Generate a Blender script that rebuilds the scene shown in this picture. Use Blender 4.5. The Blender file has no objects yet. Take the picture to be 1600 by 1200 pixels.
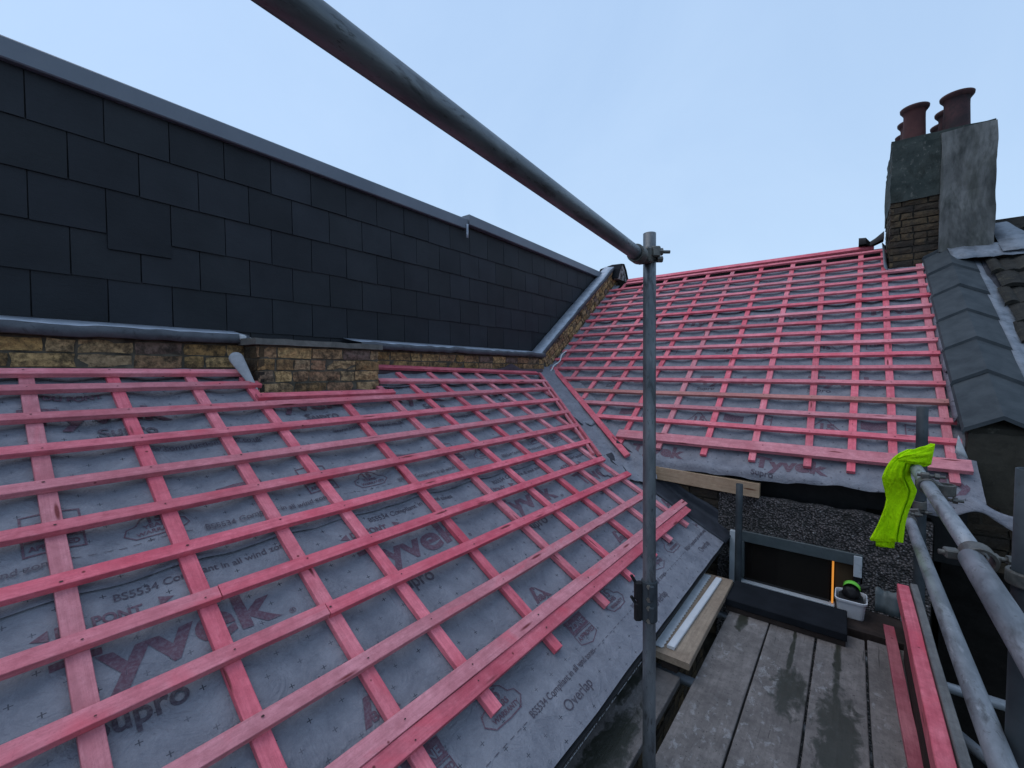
import bpy, bmesh, math, random
from mathutils import Vector, Matrix, noise
R=math.radians; sin=math.sin; cos=math.cos; pi=math.pi
random.seed(7)
sc=bpy.context.scene
col=sc.collection
V=Vector
SL=R(29.19456558); SR=R(35.43631798); DL=-1.5; DR=-2.82
nL=V((sin(SL),0,cos(SL))); tL=V((-cos(SL),0,sin(SL)))
nR=V((0,-sin(SR),cos(SR))); tR=V((0,cos(SR),sin(SR)))
def FL(y,s,h=0.0): return V((0,y,0))+tL*s+nL*(DL+h)
def FR(x,s,h=0.0): return V((x,0,0))+tR*s+nR*(DR+h)

# ------------------------------------------------------------------ materials
def newmat(name):
    m=bpy.data.materials.new(name); m.use_nodes=True
    nt=m.node_tree
    return m,nt,nt.nodes['Principled BSDF']
class G:
    """tiny node-graph helper"""
    def __init__(s,nt): s.nt=nt
    def n(s,t,**k):
        nd=s.nt.nodes.new(t)
        for a,b in k.items(): setattr(nd,a,b)
        return nd
    def l(s,a,b): s.nt.links.new(a,b)
    def coord(s,kind='Object',scale=(1,1,1),rnd=False):
        tc=s.n('ShaderNodeTexCoord'); mp=s.n('ShaderNodeMapping')
        mp.inputs['Scale'].default_value=scale
        s.l(tc.outputs[kind],mp.inputs['Vector'])
        if rnd:
            oi=s.n('ShaderNodeObjectInfo'); mu=s.n('ShaderNodeMath',operation='MULTIPLY'); mu.inputs[1].default_value=37.0
            cb=s.n('ShaderNodeCombineXYZ'); s.l(oi.outputs['Random'],mu.inputs[0])
            for i in range(3): s.l(mu.outputs[0],cb.inputs[i])
            s.l(cb.outputs[0],mp.inputs['Location'])
        return mp.outputs[0]
    def noise(s,vec,scale,detail=4,rough=.55,dist=0):
        t=s.n('ShaderNodeTexNoise'); t.inputs['Scale'].default_value=scale; t.inputs['Detail'].default_value=detail
        t.inputs['Roughness'].default_value=rough; t.inputs['Distortion'].default_value=dist
        s.l(vec,t.inputs['Vector']); return t.outputs['Fac']
    def vor(s,vec,scale,feature='F1',out='Distance'):
        t=s.n('ShaderNodeTexVoronoi',feature=feature); t.inputs['Scale'].default_value=scale
        s.l(vec,t.inputs['Vector']); return t.outputs[out]
    def ramp(s,fac,stops):
        r=s.n('ShaderNodeValToRGB'); e=r.color_ramp.elements
        while len(e)<len(stops): e.new(.5)
        for el,(p,c) in zip(e,stops):
            el.position=p; el.color=(c if len(c)==4 else (*c,1)) if isinstance(c,tuple) else (c,c,c,1)
        s.l(fac,r.inputs[0]); return r.outputs[0]
    def mix(s,fac,a,b,mode='MIX'):
        m=s.n('ShaderNodeMix',data_type='RGBA',blend_type=mode)
        for sock,v in ((m.inputs[0],fac),(m.inputs[6],a),(m.inputs[7],b)):
            if isinstance(v,(int,float)): sock.default_value=v
            elif isinstance(v,tuple): sock.default_value=(*v,1) if len(v)==3 else v
            else: s.l(v,sock)
        return m.outputs[2]
    def math(s,op,a,b=None,c=None):
        m=s.n('ShaderNodeMath',operation=op)
        for i,v in enumerate((a,b,c)):
            if v is None: continue
            if isinstance(v,(int,float)): m.inputs[i].default_value=v
            else: s.l(v,m.inputs[i])
        return m.outputs[0]
    def bump(s,h,strength,dist,b):
        n=s.n('ShaderNodeBump'); n.inputs['Strength'].default_value=strength; n.inputs['Distance'].default_value=dist
        s.l(h,n.inputs['Height']); s.l(n.outputs[0],b.inputs['Normal']); return n
def setr(b,r,spec=.3,metal=0):
    b.inputs['Roughness'].default_value=r; b.inputs['Specular IOR Level'].default_value=spec; b.inputs['Metallic'].default_value=metal
MATS={}
def mat_wood(name,c1,c2,dark,knot,grain=(3,70,70),wet=None,rough=.65,tint_amt=.0,knots=True,stain=None):
    m,nt,b=newmat(name); g=G(nt)
    v=g.coord('Object',(1,1,1),True)
    vs=g.coord('Object',grain,True)
    base=g.mix(g.ramp(g.noise(v,4,5,.6),[(.34,0.),(.66,1.)]),c1,c2)
    streak=g.ramp(g.noise(vs,1.0,6,.65,.6),[(.38,1.),(.62,0.)])
    base=g.mix(g.math('MULTIPLY',streak,.34),base,dark)
    mo=g.ramp(g.noise(v,22,7,.75,.5),[(.42,0.),(.68,1.)])
    base=g.mix(g.math('MULTIPLY',mo,.46),base,dark)
    lt=g.ramp(g.noise(g.coord('Object',(1,3,3),True),16,5,.7),[(.54,0.),(.72,1.)])
    base=g.mix(g.math('MULTIPLY',lt,.28),base,tuple(min(1,q*1.35) for q in c2))
    oi=g.n('ShaderNodeObjectInfo')
    hsv=g.n('ShaderNodeHueSaturation'); g.l(base,hsv.inputs['Color'])
    mr=g.n('ShaderNodeMapRange'); mr.inputs[3].default_value=.78; mr.inputs[4].default_value=1.10; g.l(oi.outputs['Random'],mr.inputs[0]); g.l(mr.outputs[0],hsv.inputs['Value'])
    mr2=g.n('ShaderNodeMapRange'); mr2.inputs[3].default_value=.86; mr2.inputs[4].default_value=1.12
    g.l(g.math('FRACT',g.math('MULTIPLY',oi.outputs['Random'],7.3)),mr2.inputs[0]); g.l(mr2.outputs[0],hsv.inputs['Saturation'])
    base=hsv.outputs[0]
    if stain:
        st=g.ramp(g.noise(g.coord('Object',(1,2.5,2.5),True),2.2,4,.6,.8),[(.56,0.),(.70,1.)])
        base=g.mix(g.math('MULTIPLY',st,.6),base,stain)
    if knots:
        kv=g.coord('Object',(2.3,16,16),True)
        k=g.vor(kv,1.0); kc=g.ramp(k,[(.07,1.),(.13,0.)])
        base=g.mix(kc,base,knot)
        nv=g.coord('Object',(1,1,1),True); kn=g.vor(nv,9); base=g.mix(g.ramp(kn,[(.035,1.),(.06,0.)]),base,knot)
    gr=g.ramp(g.noise(v,170,3,.7),[(.56,0.),(.74,1.)])
    base=g.mix(g.math('MULTIPLY',gr,.42),base,dark)
    g.l(base,b.inputs['Base Color']); setr(b,rough,.3)
    g.bump(g.math('ADD',g.noise(vs,1.3,6,.7,.4),g.math('MULTIPLY',g.noise(v,90,4,.7),.6)),.55,.004,b)
    MATS[name]=m; return m
M_pink=mat_wood('pink_timber',(.64,.150,.190),(.82,.275,.32),(.34,.07,.09),(.16,.025,.03),stain=(.66,.09,.125))
M_pink_shade=mat_wood('shaded_pink_timber',(.40,.10,.13),(.54,.19,.22),(.20,.05,.065),(.10,.02,.025),stain=(.36,.05,.07))  # duller copy of the pink timber, with shade put into the colour
M_pine=mat_wood('brown_batten',(.42,.13,.115),(.50,.19,.16),(.20,.05,.045),(.10,.03,.02))
M_fresh=mat_wood('fresh_timber',(.46,.31,.19),(.58,.42,.27),(.28,.17,.09),(.12,.05,.025),grain=(2,55,55))
M_ply=mat_wood('dirty_timber',(.30,.22,.15),(.40,.31,.22),(.13,.09,.06),(.10,.05,.03),grain=(2,40,40))
M_greyw=mat_wood('grey_timber',(.12,.12,.12),(.19,.185,.175),(.05,.05,.05),(.04,.035,.03),grain=(2,45,45),knots=False)

def mat_deck(blobs=()):
    m,nt,b=newmat('scaffold_planks'); g=G(nt)
    v=g.coord('Object',(1,1,1),True); vs=g.coord('Object',(3,34,34),True)
    base=g.mix(g.ramp(g.noise(v,7,6,.65),[(.3,0.),(.7,1.)]),(.098,.088,.084),(.215,.195,.185))
    streak=g.ramp(g.noise(vs,1.2,6,.7,.8),[(.4,1.),(.6,0.)])
    base=g.mix(g.math('MULTIPLY',streak,.28),base,(.055,.052,.05))
    mo=g.ramp(g.noise(v,26,6,.75,.6),[(.42,0.),(.68,1.)])
    base=g.mix(g.math('MULTIPLY',mo,.5),base,(.060,.055,.055))
    cr=g.ramp(g.noise(g.coord('Object',(2.2,60,60),True),1.0,3,.5,1.2),[(.30,1.),(.335,0.)])
    base=g.mix(g.math('MULTIPLY',cr,.7),base,(.02,.02,.018))
    speck=g.ramp(g.noise(v,90,2,.6),[(.64,0.),(.72,1.)])
    base=g.mix(g.math('MULTIPLY',speck,.7),base,(.03,.03,.028))
    # plaster splashes
    w=g.ramp(g.noise(g.coord('Object',(1,1.6,1),True),17,6,.68,.4),[(.55,0.),(.64,1.)])
    zone=g.ramp(g.noise(v,2.6,2,.5),[(.50,0.),(.62,1.)])
    base=g.mix(g.math('MULTIPLY',g.math('MULTIPLY',w,zone),.42),base,(.36,.37,.38))
    # wet patches: (along, across, half-length, half-width) of each puddle, torn by noise
    sx=g.n('ShaderNodeSeparateXYZ'); g.l(g.coord('Object'),sx.inputs[0])
    tot=None
    for (bx,by,rx,ry) in blobs:
        dx=g.math('DIVIDE',g.math('SUBTRACT',sx.outputs[0],bx),rx); dy=g.math('DIVIDE',g.math('SUBTRACT',sx.outputs[1],by),ry)
        d=g.math('SUBTRACT',1.0,g.math('ADD',g.math('MULTIPLY',dx,dx),g.math('MULTIPLY',dy,dy)))
        d=g.math('MAXIMUM',d,-1.5)
        tot=d if tot is None else g.math('MAXIMUM',tot,d)
    nz=g.math('MULTIPLY',g.math('SUBTRACT',g.noise(g.coord('Object',(1,1.7,1),True),11,7,.68,.7),.5),4.2)
    tot=g.math('ADD',nz,tot) if tot is not None else g.math('SUBTRACT',nz,1.6)
    wn=g.ramp(tot,[(.0,0.),(.16,.55),(.6,1.)])
    base=g.mix(g.math('MULTIPLY',wn,.86),base,(.020,.023,.015))
    g.l(base,b.inputs['Base Color'])
    rr=g.n('ShaderNodeMapRange'); rr.inputs[3].default_value=.78; rr.inputs[4].default_value=.30; g.l(wn,rr.inputs[0]); g.l(rr.outputs[0],b.inputs['Roughness'])
    b.inputs['Specular IOR Level'].default_value=.3
    g.bump(g.noise(vs,1.6,6,.75,.6),.5,.004,b); MATS['deck']=m; return m
M_nail=None

def mat_membrane():
    m,nt,b=newmat('printed_membrane'); g=G(nt)
    uv=g.n('ShaderNodeUVMap'); uv.uv_map='uv'
    v=uv.outputs[0]
    fib=g.noise(v,85,5,.75,1.2); blot=g.noise(v,9,7,.68,.4); fine=g.noise(v,420,2,.6)
    base=g.mix(g.ramp(blot,[(.3,0.),(.7,1.)]),(.125,.133,.160),(.225,.232,.262))
    base=g.mix(g.math('MULTIPLY',g.ramp(fib,[(.45,0.),(.75,1.)]),.35),base,(.29,.30,.33))
    base=g.mix(g.math('MULTIPLY',g.ramp(fine,[(.5,0.),(.75,1.)]),.3),base,(.09,.095,.12))
    # dirt scuffs
    sc_=g.ramp(g.noise(v,14,6,.8,1.5),[(.60,0.),(.72,1.)])
    base=g.mix(g.math('MULTIPLY',sc_,.5),base,(.07,.074,.09))
    # registration crosses on a staggered grid
    sx=g.n('ShaderNodeSeparateXYZ'); g.l(v,sx.inputs[0])
    px,py=.104,.062
    row=g.math('FLOOR',g.math('DIVIDE',sx.outputs[1],py))
    off=g.math('MULTIPLY',g.math('MODULO',g.math('ABSOLUTE',row),2.0),.5)
    uu=g.math('SUBTRACT',g.math('FRACT',g.math('ADD',g.math('DIVIDE',sx.outputs[0],px),off)),.5)
    vv=g.math('SUBTRACT',g.math('FRACT',g.math('DIVIDE',sx.outputs[1],py)),.5)
    au=g.math('MULTIPLY',g.math('ABSOLUTE',uu),px); av=g.math('MULTIPLY',g.math('ABSOLUTE',vv),py)
    arm1=g.math('MULTIPLY',g.math('LESS_THAN',au,.0085),g.math('LESS_THAN',av,.0014))
    arm2=g.math('MULTIPLY',g.math('LESS_THAN',au,.0014),g.math('LESS_THAN',av,.0085))
    pl=g.math('MULTIPLY',g.math('MAXIMUM',arm1,arm2),g.ramp(g.noise(v,9,2,.5),[(.36,.3),(.6,1.)]))
    base=g.mix(pl,base,(.035,.038,.05))
    g.l(base,b.inputs['Base Color']); setr(b,.62,.25)
    rg=g.ramp(g.math('ABSOLUTE',g.math('SUBTRACT',g.noise(v,7,4,.6,1.2),.5)),[(0.,1.),(.07,0.)])
    h=g.math('ADD',g.math('MULTIPLY',fib,.5),g.math('ADD',g.noise(v,22,5,.7,.8),g.math('MULTIPLY',rg,.45)))
    g.bump(h,.6,.007,b)
    MATS['mem']=m; return m
M_mem=mat_membrane()
def mat_print(name,c,op):
    m,nt,b=newmat(name); g=G(nt)
    uv=g.n('ShaderNodeUVMap'); uv.uv_map='uv'; v=uv.outputs[0]
    base=g.mix(g.ramp(g.noise(v,90,5,.7),[(.42,0.),(.78,op)]),c,(.2,.205,.235))
    g.l(base,b.inputs['Base Color']); setr(b,.62,.25)
    g.bump(g.noise(v,85,5,.75,1.2),.35,.004,b); return m
M_print=mat_print('membrane_print',(.105,.052,.074),.6)
M_print2=mat_print('membrane_print_dark',(.055,.045,.062),.6)

def mat_simple(name,c1,c2,scale=8,rough=.6,spec=.3,metal=0,bump=.2,bscale=None,bdist=.004,stretch=(1,1,1),extra=None,detail=5):
    m,nt,b=newmat(name); g=G(nt)
    v=g.coord('Object',stretch,True)
    base=g.mix(g.ramp(g.noise(v,scale,detail,.62,.3),[(.32,0.),(.68,1.)]),c1,c2)
    if extra: base=extra(g,v,base)
    g.l(base,b.inputs['Base Color']); setr(b,rough,spec,metal)
    if bump: g.bump(g.noise(v,bscale or scale*4,5,.7),bump,bdist,b)
    MATS[name]=m; return m
def ex_specks(c,scale,lo,hi,amt=.8):
    def f(g,v,base):
        s_=g.ramp(g.noise(v,scale,4,.7,.5),[(lo,0.),(hi,1.)])
        return g.mix(g.math('MULTIPLY',s_,amt),base,c)
    return f
def ex_multi(*fs):
    def f(g,v,base):
        for q in fs: base=q(g,v,base)
        return base
    return f
M_galv=mat_simple('galvanised_steel',(.12,.135,.15),(.30,.32,.345),14,.5,.4,.35,.4,60,.002,(.35,1,1),
    ex_multi(ex_specks((.42,.44,.46),30,.56,.70,.6),ex_specks((.05,.048,.045),22,.55,.70,.7),ex_specks((.05,.05,.05),90,.60,.70,.6)))
M_galv_mid=mat_simple('grimy_steel',(.085,.098,.108),(.19,.208,.222),16,.42,.5,.45,.35,60,.002,(.3,1,1),
    ex_multi(ex_specks((.21,.225,.235),34,.56,.70,.55),ex_specks((.025,.025,.025),26,.54,.68,.7),ex_specks((.03,.03,.03),110,.60,.68,.7)))
M_galv_dark=mat_simple('dark_painted_steel',(.022,.030,.036),(.05,.062,.07),9,.65,.4,.2,.25,50,.002,(1,1,1),
    ex_multi(ex_specks((.25,.27,.28),20,.70,.76,.7),ex_specks((.02,.018,.015),30,.6,.7,.5)))
M_coupler=mat_simple('rusty_coupler_steel',(.06,.062,.06),(.14,.135,.12),30,.5,.5,.4,.4,120,.002,(1,1,1),ex_specks((.10,.05,.03),25,.58,.7,.6))
M_black=mat_simple('black_rubber',(.006,.006,.007),(.014,.014,.015),20,.6,.3)
M_nail=mat_simple('nail_head',(.03,.015,.015),(.08,.03,.03),40,.6,.3,0,0)
M_bolt=mat_simple('bright_bolt',(.28,.28,.25),(.42,.42,.36),40,.35,.5,.8)
M_slate=None
def mat_slate():
    m,nt,b=newmat('dark_slate'); g=G(nt)
    at=g.n('ShaderNodeAttribute'); at.attribute_name='tint'
    v=g.coord('Object',(1,1,1))
    base=g.mix(g.ramp(g.noise(v,3,5,.6),[(.3,0.),(.7,1.)]),(.0145,.0168,.0205),(.0235,.0268,.0318))
    base=g.mix(1.0,base,at.outputs['Color'],'MULTIPLY')
    sp=g.ramp(g.noise(v,55,4,.7),[(.66,0.),(.74,1.)])
    base=g.mix(g.math('MULTIPLY',sp,.25),base,(.055,.06,.065))
    g.l(base,b.inputs['Base Color']); setr(b,.6,.22)
    g.bump(g.noise(g.coord('Object',(1,1,3)),16,7,.78,.5),.45,.004,b); return m
M_slate=mat_slate()
def mat_brick(name,stops,soot=.5,mult=1.0):
    m,nt,b=newmat(name); g=G(nt)
    at=g.n('ShaderNodeAttribute'); at.attribute_name='tint'
    v=g.coord('Object',(1,1,1))
    sx=g.n('ShaderNodeSeparateColor'); g.l(at.outputs['Color'],sx.inputs[0])
    base=g.ramp(sx.outputs[0],stops)
    base=g.mix(g.ramp(g.noise(v,28,6,.7),[(.38,0.),(.66,.75)]),base,(.085,.062,.038))
    s2=g.ramp(g.noise(v,7,6,.75),[(.44,0.),(.62,soot)])
    base=g.mix(s2,base,(.030,.028,.025))
    pits=g.ramp(g.vor(v,85),[(.10,1.),(.2,0.)])
    pz=g.ramp(g.noise(v,22,3,.6),[(.45,0.),(.6,1.)])
    base=g.mix(g.math('MULTIPLY',pits,pz),base,(.02,.017,.014))
    g.l(base,b.inputs['Base Color']); setr(b,.85,.15)
    h=g.math('ADD',g.noise(v,55,6,.75),g.math('MULTIPLY',g.ramp(g.vor(v,85),[(.05,0.),(.22,1.)]),.5))
    g.bump(h,1.0,.009,b); return m
M_brick=mat_brick('london_stock_brick',[(0.,(.60,.37,.145)),(.2,(.30,.17,.08)),(.42,(.72,.47,.21)),(.6,(.40,.22,.13)),(.78,(.62,.42,.21)),(.92,(.24,.165,.14))],.75)
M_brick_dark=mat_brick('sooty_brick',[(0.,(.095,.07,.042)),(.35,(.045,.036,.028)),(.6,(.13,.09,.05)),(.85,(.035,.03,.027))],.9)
M_brick_black=mat_brick('shade_black_brick',[(0.,(.040,.034,.026)),(.4,(.018,.016,.014)),(.7,(.055,.045,.033)),(.9,(.015,.014,.013))],.95)  # brick coloured near-black: deep shade at the wall end is in the colour
M_shade_wall=mat_simple('shade_black_wall',(.006,.006,.0055),(.014,.013,.012),9,.95,.05,0,.8,50,.008,(1,1,1),ex_specks((.045,.042,.036),60,.70,.76,.5))  # near-black wall colour carrying the deep shade of the right-hand gap
M_mortar=mat_simple('lime_mortar',(.045,.04,.032),(.15,.13,.10),14,.9,.1,0,.8,60,.006)
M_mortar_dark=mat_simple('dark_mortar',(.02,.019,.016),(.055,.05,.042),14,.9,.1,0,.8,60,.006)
M_lead=mat_simple('lead_sheet',(.27,.31,.37),(.46,.50,.56),11,.5,.4,.15,.35,14,.006,(1,1,1),ex_specks((.10,.115,.14),10,.55,.7,.6))
M_leadm=mat_simple('dull_lead',(.12,.145,.175),(.21,.235,.27),11,.55,.35,.1,.4,14,.006,(1,1,1),ex_specks((.06,.07,.08),10,.52,.7,.7))
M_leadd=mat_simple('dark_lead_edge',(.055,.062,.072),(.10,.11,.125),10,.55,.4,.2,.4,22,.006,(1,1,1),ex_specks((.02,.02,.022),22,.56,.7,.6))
M_trim=mat_simple('grey_roof_trim',(.115,.135,.165),(.155,.175,.205),2,.45,.4,.1,.05,8)
M_coping=mat_simple('grey_green_coping_tile',(.026,.034,.040),(.052,.063,.070),7,.72,.25,0,.3,50,.003,(1,1,1),ex_specks((.16,.17,.165),40,.68,.78,.6))
M_felt=mat_simple('black_felt',(.018,.021,.028),(.038,.043,.055),12,.6,.3,0,.5,30,.006)
M_feltp=mat_simple('purple_felt_upstand',(.06,.042,.05),(.095,.07,.08),9,.75,.2,0,.5,20,.006)
M_render=mat_simple('weathered_render',(.115,.12,.118),(.20,.205,.20),5,.85,.15,0,.6,40,.006,(1,1,.32),
    ex_multi(ex_specks((.035,.040,.038),4.5,.47,.64,.8),ex_specks((.06,.065,.055),4,.50,.68,.8),ex_specks((.10,.10,.09),30,.58,.7,.5)))
M_render_g=mat_simple('green_grey_render',(.030,.040,.038),(.062,.074,.068),6,.85,.15,0,.6,40,.006,(1,1,.7),
    ex_multi(ex_specks((.19,.19,.17),24,.58,.68,.5),ex_specks((.02,.024,.02),7,.52,.7,.7)))
M_render_b=mat_simple('brown_render',(.030,.029,.024),(.060,.056,.045),5,.9,.1,0,.7,40,.006,(1,1,.6),
    ex_multi(ex_specks((.15,.145,.12),9,.62,.74,.6),ex_specks((.016,.016,.014),5,.52,.68,.8)))
M_terra=mat_simple('terracotta_pot',(.065,.027,.027),(.10,.042,.040),8,.8,.2,0,.4,40,.004,(1,1,1),ex_multi(ex_specks((.035,.025,.025),5,.48,.68,.8),ex_specks((.3,.26,.24),50,.72,.8,.6)))
M_sooty=mat_simple('sooty_pot_rim',(.05,.028,.03),(.09,.045,.042),12,.85,.2,0,.4,40,.004)
M_white=mat_simple('white_plastic',(.46,.48,.50),(.56,.58,.60),10,.4,.4,0,.1,30,.002,(1,1,1),ex_specks((.35,.35,.34),20,.66,.78,.4))
M_paper=mat_simple('pale_membrane_back',(.30,.32,.34),(.40,.42,.44),20,.7,.3,0,.3,60,.003)
M_upvc=mat_simple('grey_white_frame',(.36,.40,.43),(.46,.50,.53),10,.45,.4,0,.1,30,.002,(1,1,1),ex_specks((.15,.16,.16),16,.6,.75,.5))
M_frameg=mat_simple('green_grey_painted_frame',(.045,.060,.066),(.070,.088,.094),10,.5,.4,0,.2,30,.002,(1,1,1),ex_specks((.03,.04,.04),16,.6,.75,.5))
M_slab=mat_simple('charcoal_board',(.006,.0075,.010),(.011,.013,.017),7,.85,.12,0,.15,30,.002)
M_bark=mat_simple('dark_edge',(.016,.012,.011),(.035,.025,.021),20,.8,.2,0,.3)
M_ground=mat_simple('ground_soil',(.02,.02,.017),(.045,.042,.035),1.2,.95,.1,0,1,8,.05,(1,1,1),ex_specks((.03,.04,.02),3,.5,.7,.6))
M_sawm=mat_simple('saw_steel',(.42,.44,.46),(.56,.58,.60),12,.5,.4,.0,.1,60,.001)
M_scribble=mat_simple('flaked_paper',(.25,.27,.29),(.4,.42,.43),60,.8,.2)
def mat_pebble():
    m,nt,b=newmat('pebbledash'); g=G(nt)
    v=g.coord('Object',(1,1,1))
    vd=g.noise(v,30,2)
    t=g.n('ShaderNodeTexVoronoi'); t.inputs['Scale'].default_value=75; g.l(v,t.inputs['Vector'])
    cs=g.n('ShaderNodeSeparateColor'); g.l(t.outputs['Color'],cs.inputs[0])
    stone=g.ramp(cs.outputs[0],[(0.,(.065,.060,.063)),(.4,(.12,.107,.107)),(.7,(.175,.152,.152)),(.96,(.19,.17,.165)),(1.,(.36,.35,.35))])
    gap=g.ramp(t.outputs['Distance'],[(.35,0.),(.62,1.)])
    base=g.mix(gap,stone,(.028,.027,.026))
    base=g.mix(g.ramp(g.noise(v,3.5,4,.6),[(.4,0.),(.7,.6)]),base,(.03,.032,.03))
    g.l(base,b.inputs['Base Color']); setr(b,.8,.25)
    h=g.math('SUBTRACT',1.0,t.outputs['Distance'])
    g.bump(h,1.0,.012,b); return m
M_pebble=mat_pebble()
def mat_hivis():
    m,nt,b=newmat('hi_vis_fabric'); g=G(nt)
    v=g.coord('Object',(1,1,1))
    base=g.mix(g.ramp(g.noise(v,9,4,.6),[(.3,0.),(.7,1.)]),(.40,.76,.003),(.50,.88,.006))
    g.l(base,b.inputs['Base Color']); setr(b,.9,.05)
    g.bump(g.math('ADD',g.noise(v,60,5,.75),g.math('MULTIPLY',g.noise(g.coord('Object',(34,34,9)),1.0,4,.6,1.0),2.2)),.8,.012,b); return m
M_hivis=mat_hivis()
M_glove=mat_simple('lime_rubber',(.10,.42,.03),(.16,.55,.06),30,.5,.3)
M_tile=mat_simple('mossy_dark_tile',(.020,.020,.019),(.045,.043,.038),6,.9,.15,0,.9,45,.01,(1,1,1),ex_multi(ex_specks((.075,.07,.05),9,.56,.7,.6),ex_specks((.22,.21,.18),38,.72,.78,.6)))
def mat_glass():
    m,nt,b=newmat('dark_window_glass'); setr(b,.06,.5); b.inputs['Base Color'].default_value=(.012,.01,.009,1); return m
M_glass=mat_glass()
def mat_amber():
    m,nt,b=newmat('amber_window_light'); b.inputs['Base Color'].default_value=(.6,.25,.04,1)
    b.inputs['Emission Color'].default_value=(1.0,.36,.05,1); b.inputs['Emission Strength'].default_value=.55; return m
M_amber=mat_amber()
M_inner=mat_simple('room_wall_brown',(.05,.035,.02),(.07,.05,.03),5,.8,.1)

# ------------------------------------------------------------------ objects
def tag(o,label=None,cat=None,group=None,kind=None):
    if label: o['label']=label
    if cat: o['category']=cat
    if group: o['group']=group
    if kind: o['kind']=kind
    return o
def empty(name,loc,label,cat,group=None):
    o=bpy.data.objects.new(name,None); col.objects.link(o); o.location=loc; o.empty_display_size=.1
    return tag(o,label,cat,group)
def link(name,me,mats,parent=None,mw=None,smooth=False):
    if not isinstance(mats,(list,tuple)): mats=[mats]
    for m in mats: me.materials.append(m)
    if smooth:
        for p in me.polygons: p.use_smooth=True
    o=bpy.data.objects.new(name,me); col.objects.link(o)
    m=mw if mw is not None else Matrix()
    if parent is not None:
        o.parent=parent
        pm=PM.get(parent.name,Matrix())
        o.matrix_local=pm.inverted()@m
    else: o.matrix_local=m
    PM[o.name]=m
    return o
PM={}
_e=empty
def empty(name,loc,label,cat,group=None):
    o=_e(name,loc,label,cat,group); PM[o.name]=Matrix.Translation(V(loc)); return o
def from_bm(bm,name='m'):
    bmesh.ops.recalc_face_normals(bm,faces=bm.faces)
    me=bpy.data.meshes.new(name); bm.to_mesh(me); bm.free(); return me
def frame(origin,xdir,zdir):
    x=V(xdir).normalized(); z=V(zdir); z=(z-x*z.dot(x)).normalized(); y=z.cross(x)
    m=Matrix((x,y,z)).transposed().to_4x4(); m.translation=V(origin); return m
def bm_box(bm,lo,hi,bev=0,jit=0):
    vs=[bm.verts.new((x+random.uniform(-jit,jit),y+random.uniform(-jit,jit),z+random.uniform(-jit,jit))) for x in (lo[0],hi[0]) for y in (lo[1],hi[1]) for z in (lo[2],hi[2])]
    f=[(0,1,3,2),(4,6,7,5),(0,4,5,1),(2,3,7,6),(0,2,6,4),(1,5,7,3)]
    fs=[bm.faces.new([vs[i] for i in q]) for q in f]
    if bev:
        es=list({e for q in fs for e in q.edges})
        r=bmesh.ops.bevel(bm,geom=es,offset=bev,segments=1,affect='EDGES')
    return vs
def box_obj(name,lo,hi,m,parent=None,mw=None,bev=.002):
    bm=bmesh.new(); bm_box(bm,lo,hi,bev); return link(name,from_bm(bm,name),m,parent,mw)
def bar(name,P,Q,zdir,w,t,m,parent,bev=.0015,nails=None):
    """timber from P to Q: P,Q = middle of its top face, width w, thickness t"""
    P=V(P);Q=V(Q); L=(Q-P).length
    mw=frame(P,Q-P,zdir)
    bm=bmesh.new(); 
    n=max(2,int(L/.25)) 
    ph=random.uniform(0,9)
    rings=[]
    for i in range(n+1):
        x=L*i/n
        dy=.0016*noise.noise(V((x*1.7,ph,0)))*2; dz=.0012*noise.noise(V((x*2.1,ph,5)))*2
        b=bev
        pts=[(-w/2+b,0),(w/2-b,0),(w/2,-b),(w/2,-t+b),(w/2-b,-t),(-w/2+b,-t),(-w/2,-t+b),(-w/2,-b)]
        rings.append([bm.verts.new((x,p[0]+dy,p[1]+dz)) for p in pts])
    for a,c in zip(rings,rings[1:]):
        for k in range(8): bm.faces.new((a[k],a[(k+1)%8],c[(k+1)%8],c[k]))
    bm.faces.new(rings[0]); bm.faces.new(rings[-1])
    ms=[m]
    if nails:
        ms.append(M_nail)
        for x in nails:
            if .01<x<L-.01:
                x+=random.uniform(-.012,.012); y=random.uniform(-.013,.013); r=random.uniform(.0022,.0036)
                f=bm.faces.new([bm.verts.new((x+r*1.5*cos(k*pi/3),y+r*sin(k*pi/3),.0028)) for k in range(6)]); f.material_index=1
    return link(name,from_bm(bm,name),ms,parent,mw)
def tube_obj(name,P,Q,r,m,parent=None,hollow=True,seg=28,wall=.004,bend=0):
    P=V(P);Q=V(Q);L=(Q-P).length; z=V((0,0,1)) if abs((Q-P).normalized().z)<.9 else V((1,0,0))
    mw=frame(P,Q-P,z); bm=bmesh.new(); n=max(1,int(L/.2)); rings=[]
    def ring(x,rr): return [bm.verts.new((x,rr*cos(2*pi*k/seg),rr*sin(2*pi*k/seg)+bend*sin(pi*x/L))) for k in range(seg)]
    rings=[ring(L*i/n,r) for i in range(n+1)]
    if hollow:
        ins=[ring(L*i/n,r-wall) for i in range(n,-1,-1)]; rings+=ins; rings.append(rings[0])
    for a,b in zip(rings,rings[1:]):
        for k in range(seg): bm.faces.new((a[k],a[(k+1)%seg],b[(k+1)%seg],b[k]))
    if not hollow: bm.faces.new(rings[0]); bm.faces.new(rings[-1])
    return link(name,from_bm(bm,name),m,parent,mw,smooth=True)
def smooth_angle(o,a=40):
    pass
def fill_uv(me,fn):
    uvl=me.uv_layers.new(name='uv')
    for l in me.loops:
        uvl.data[l.index].uv=fn[l.vertex_index]

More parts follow.
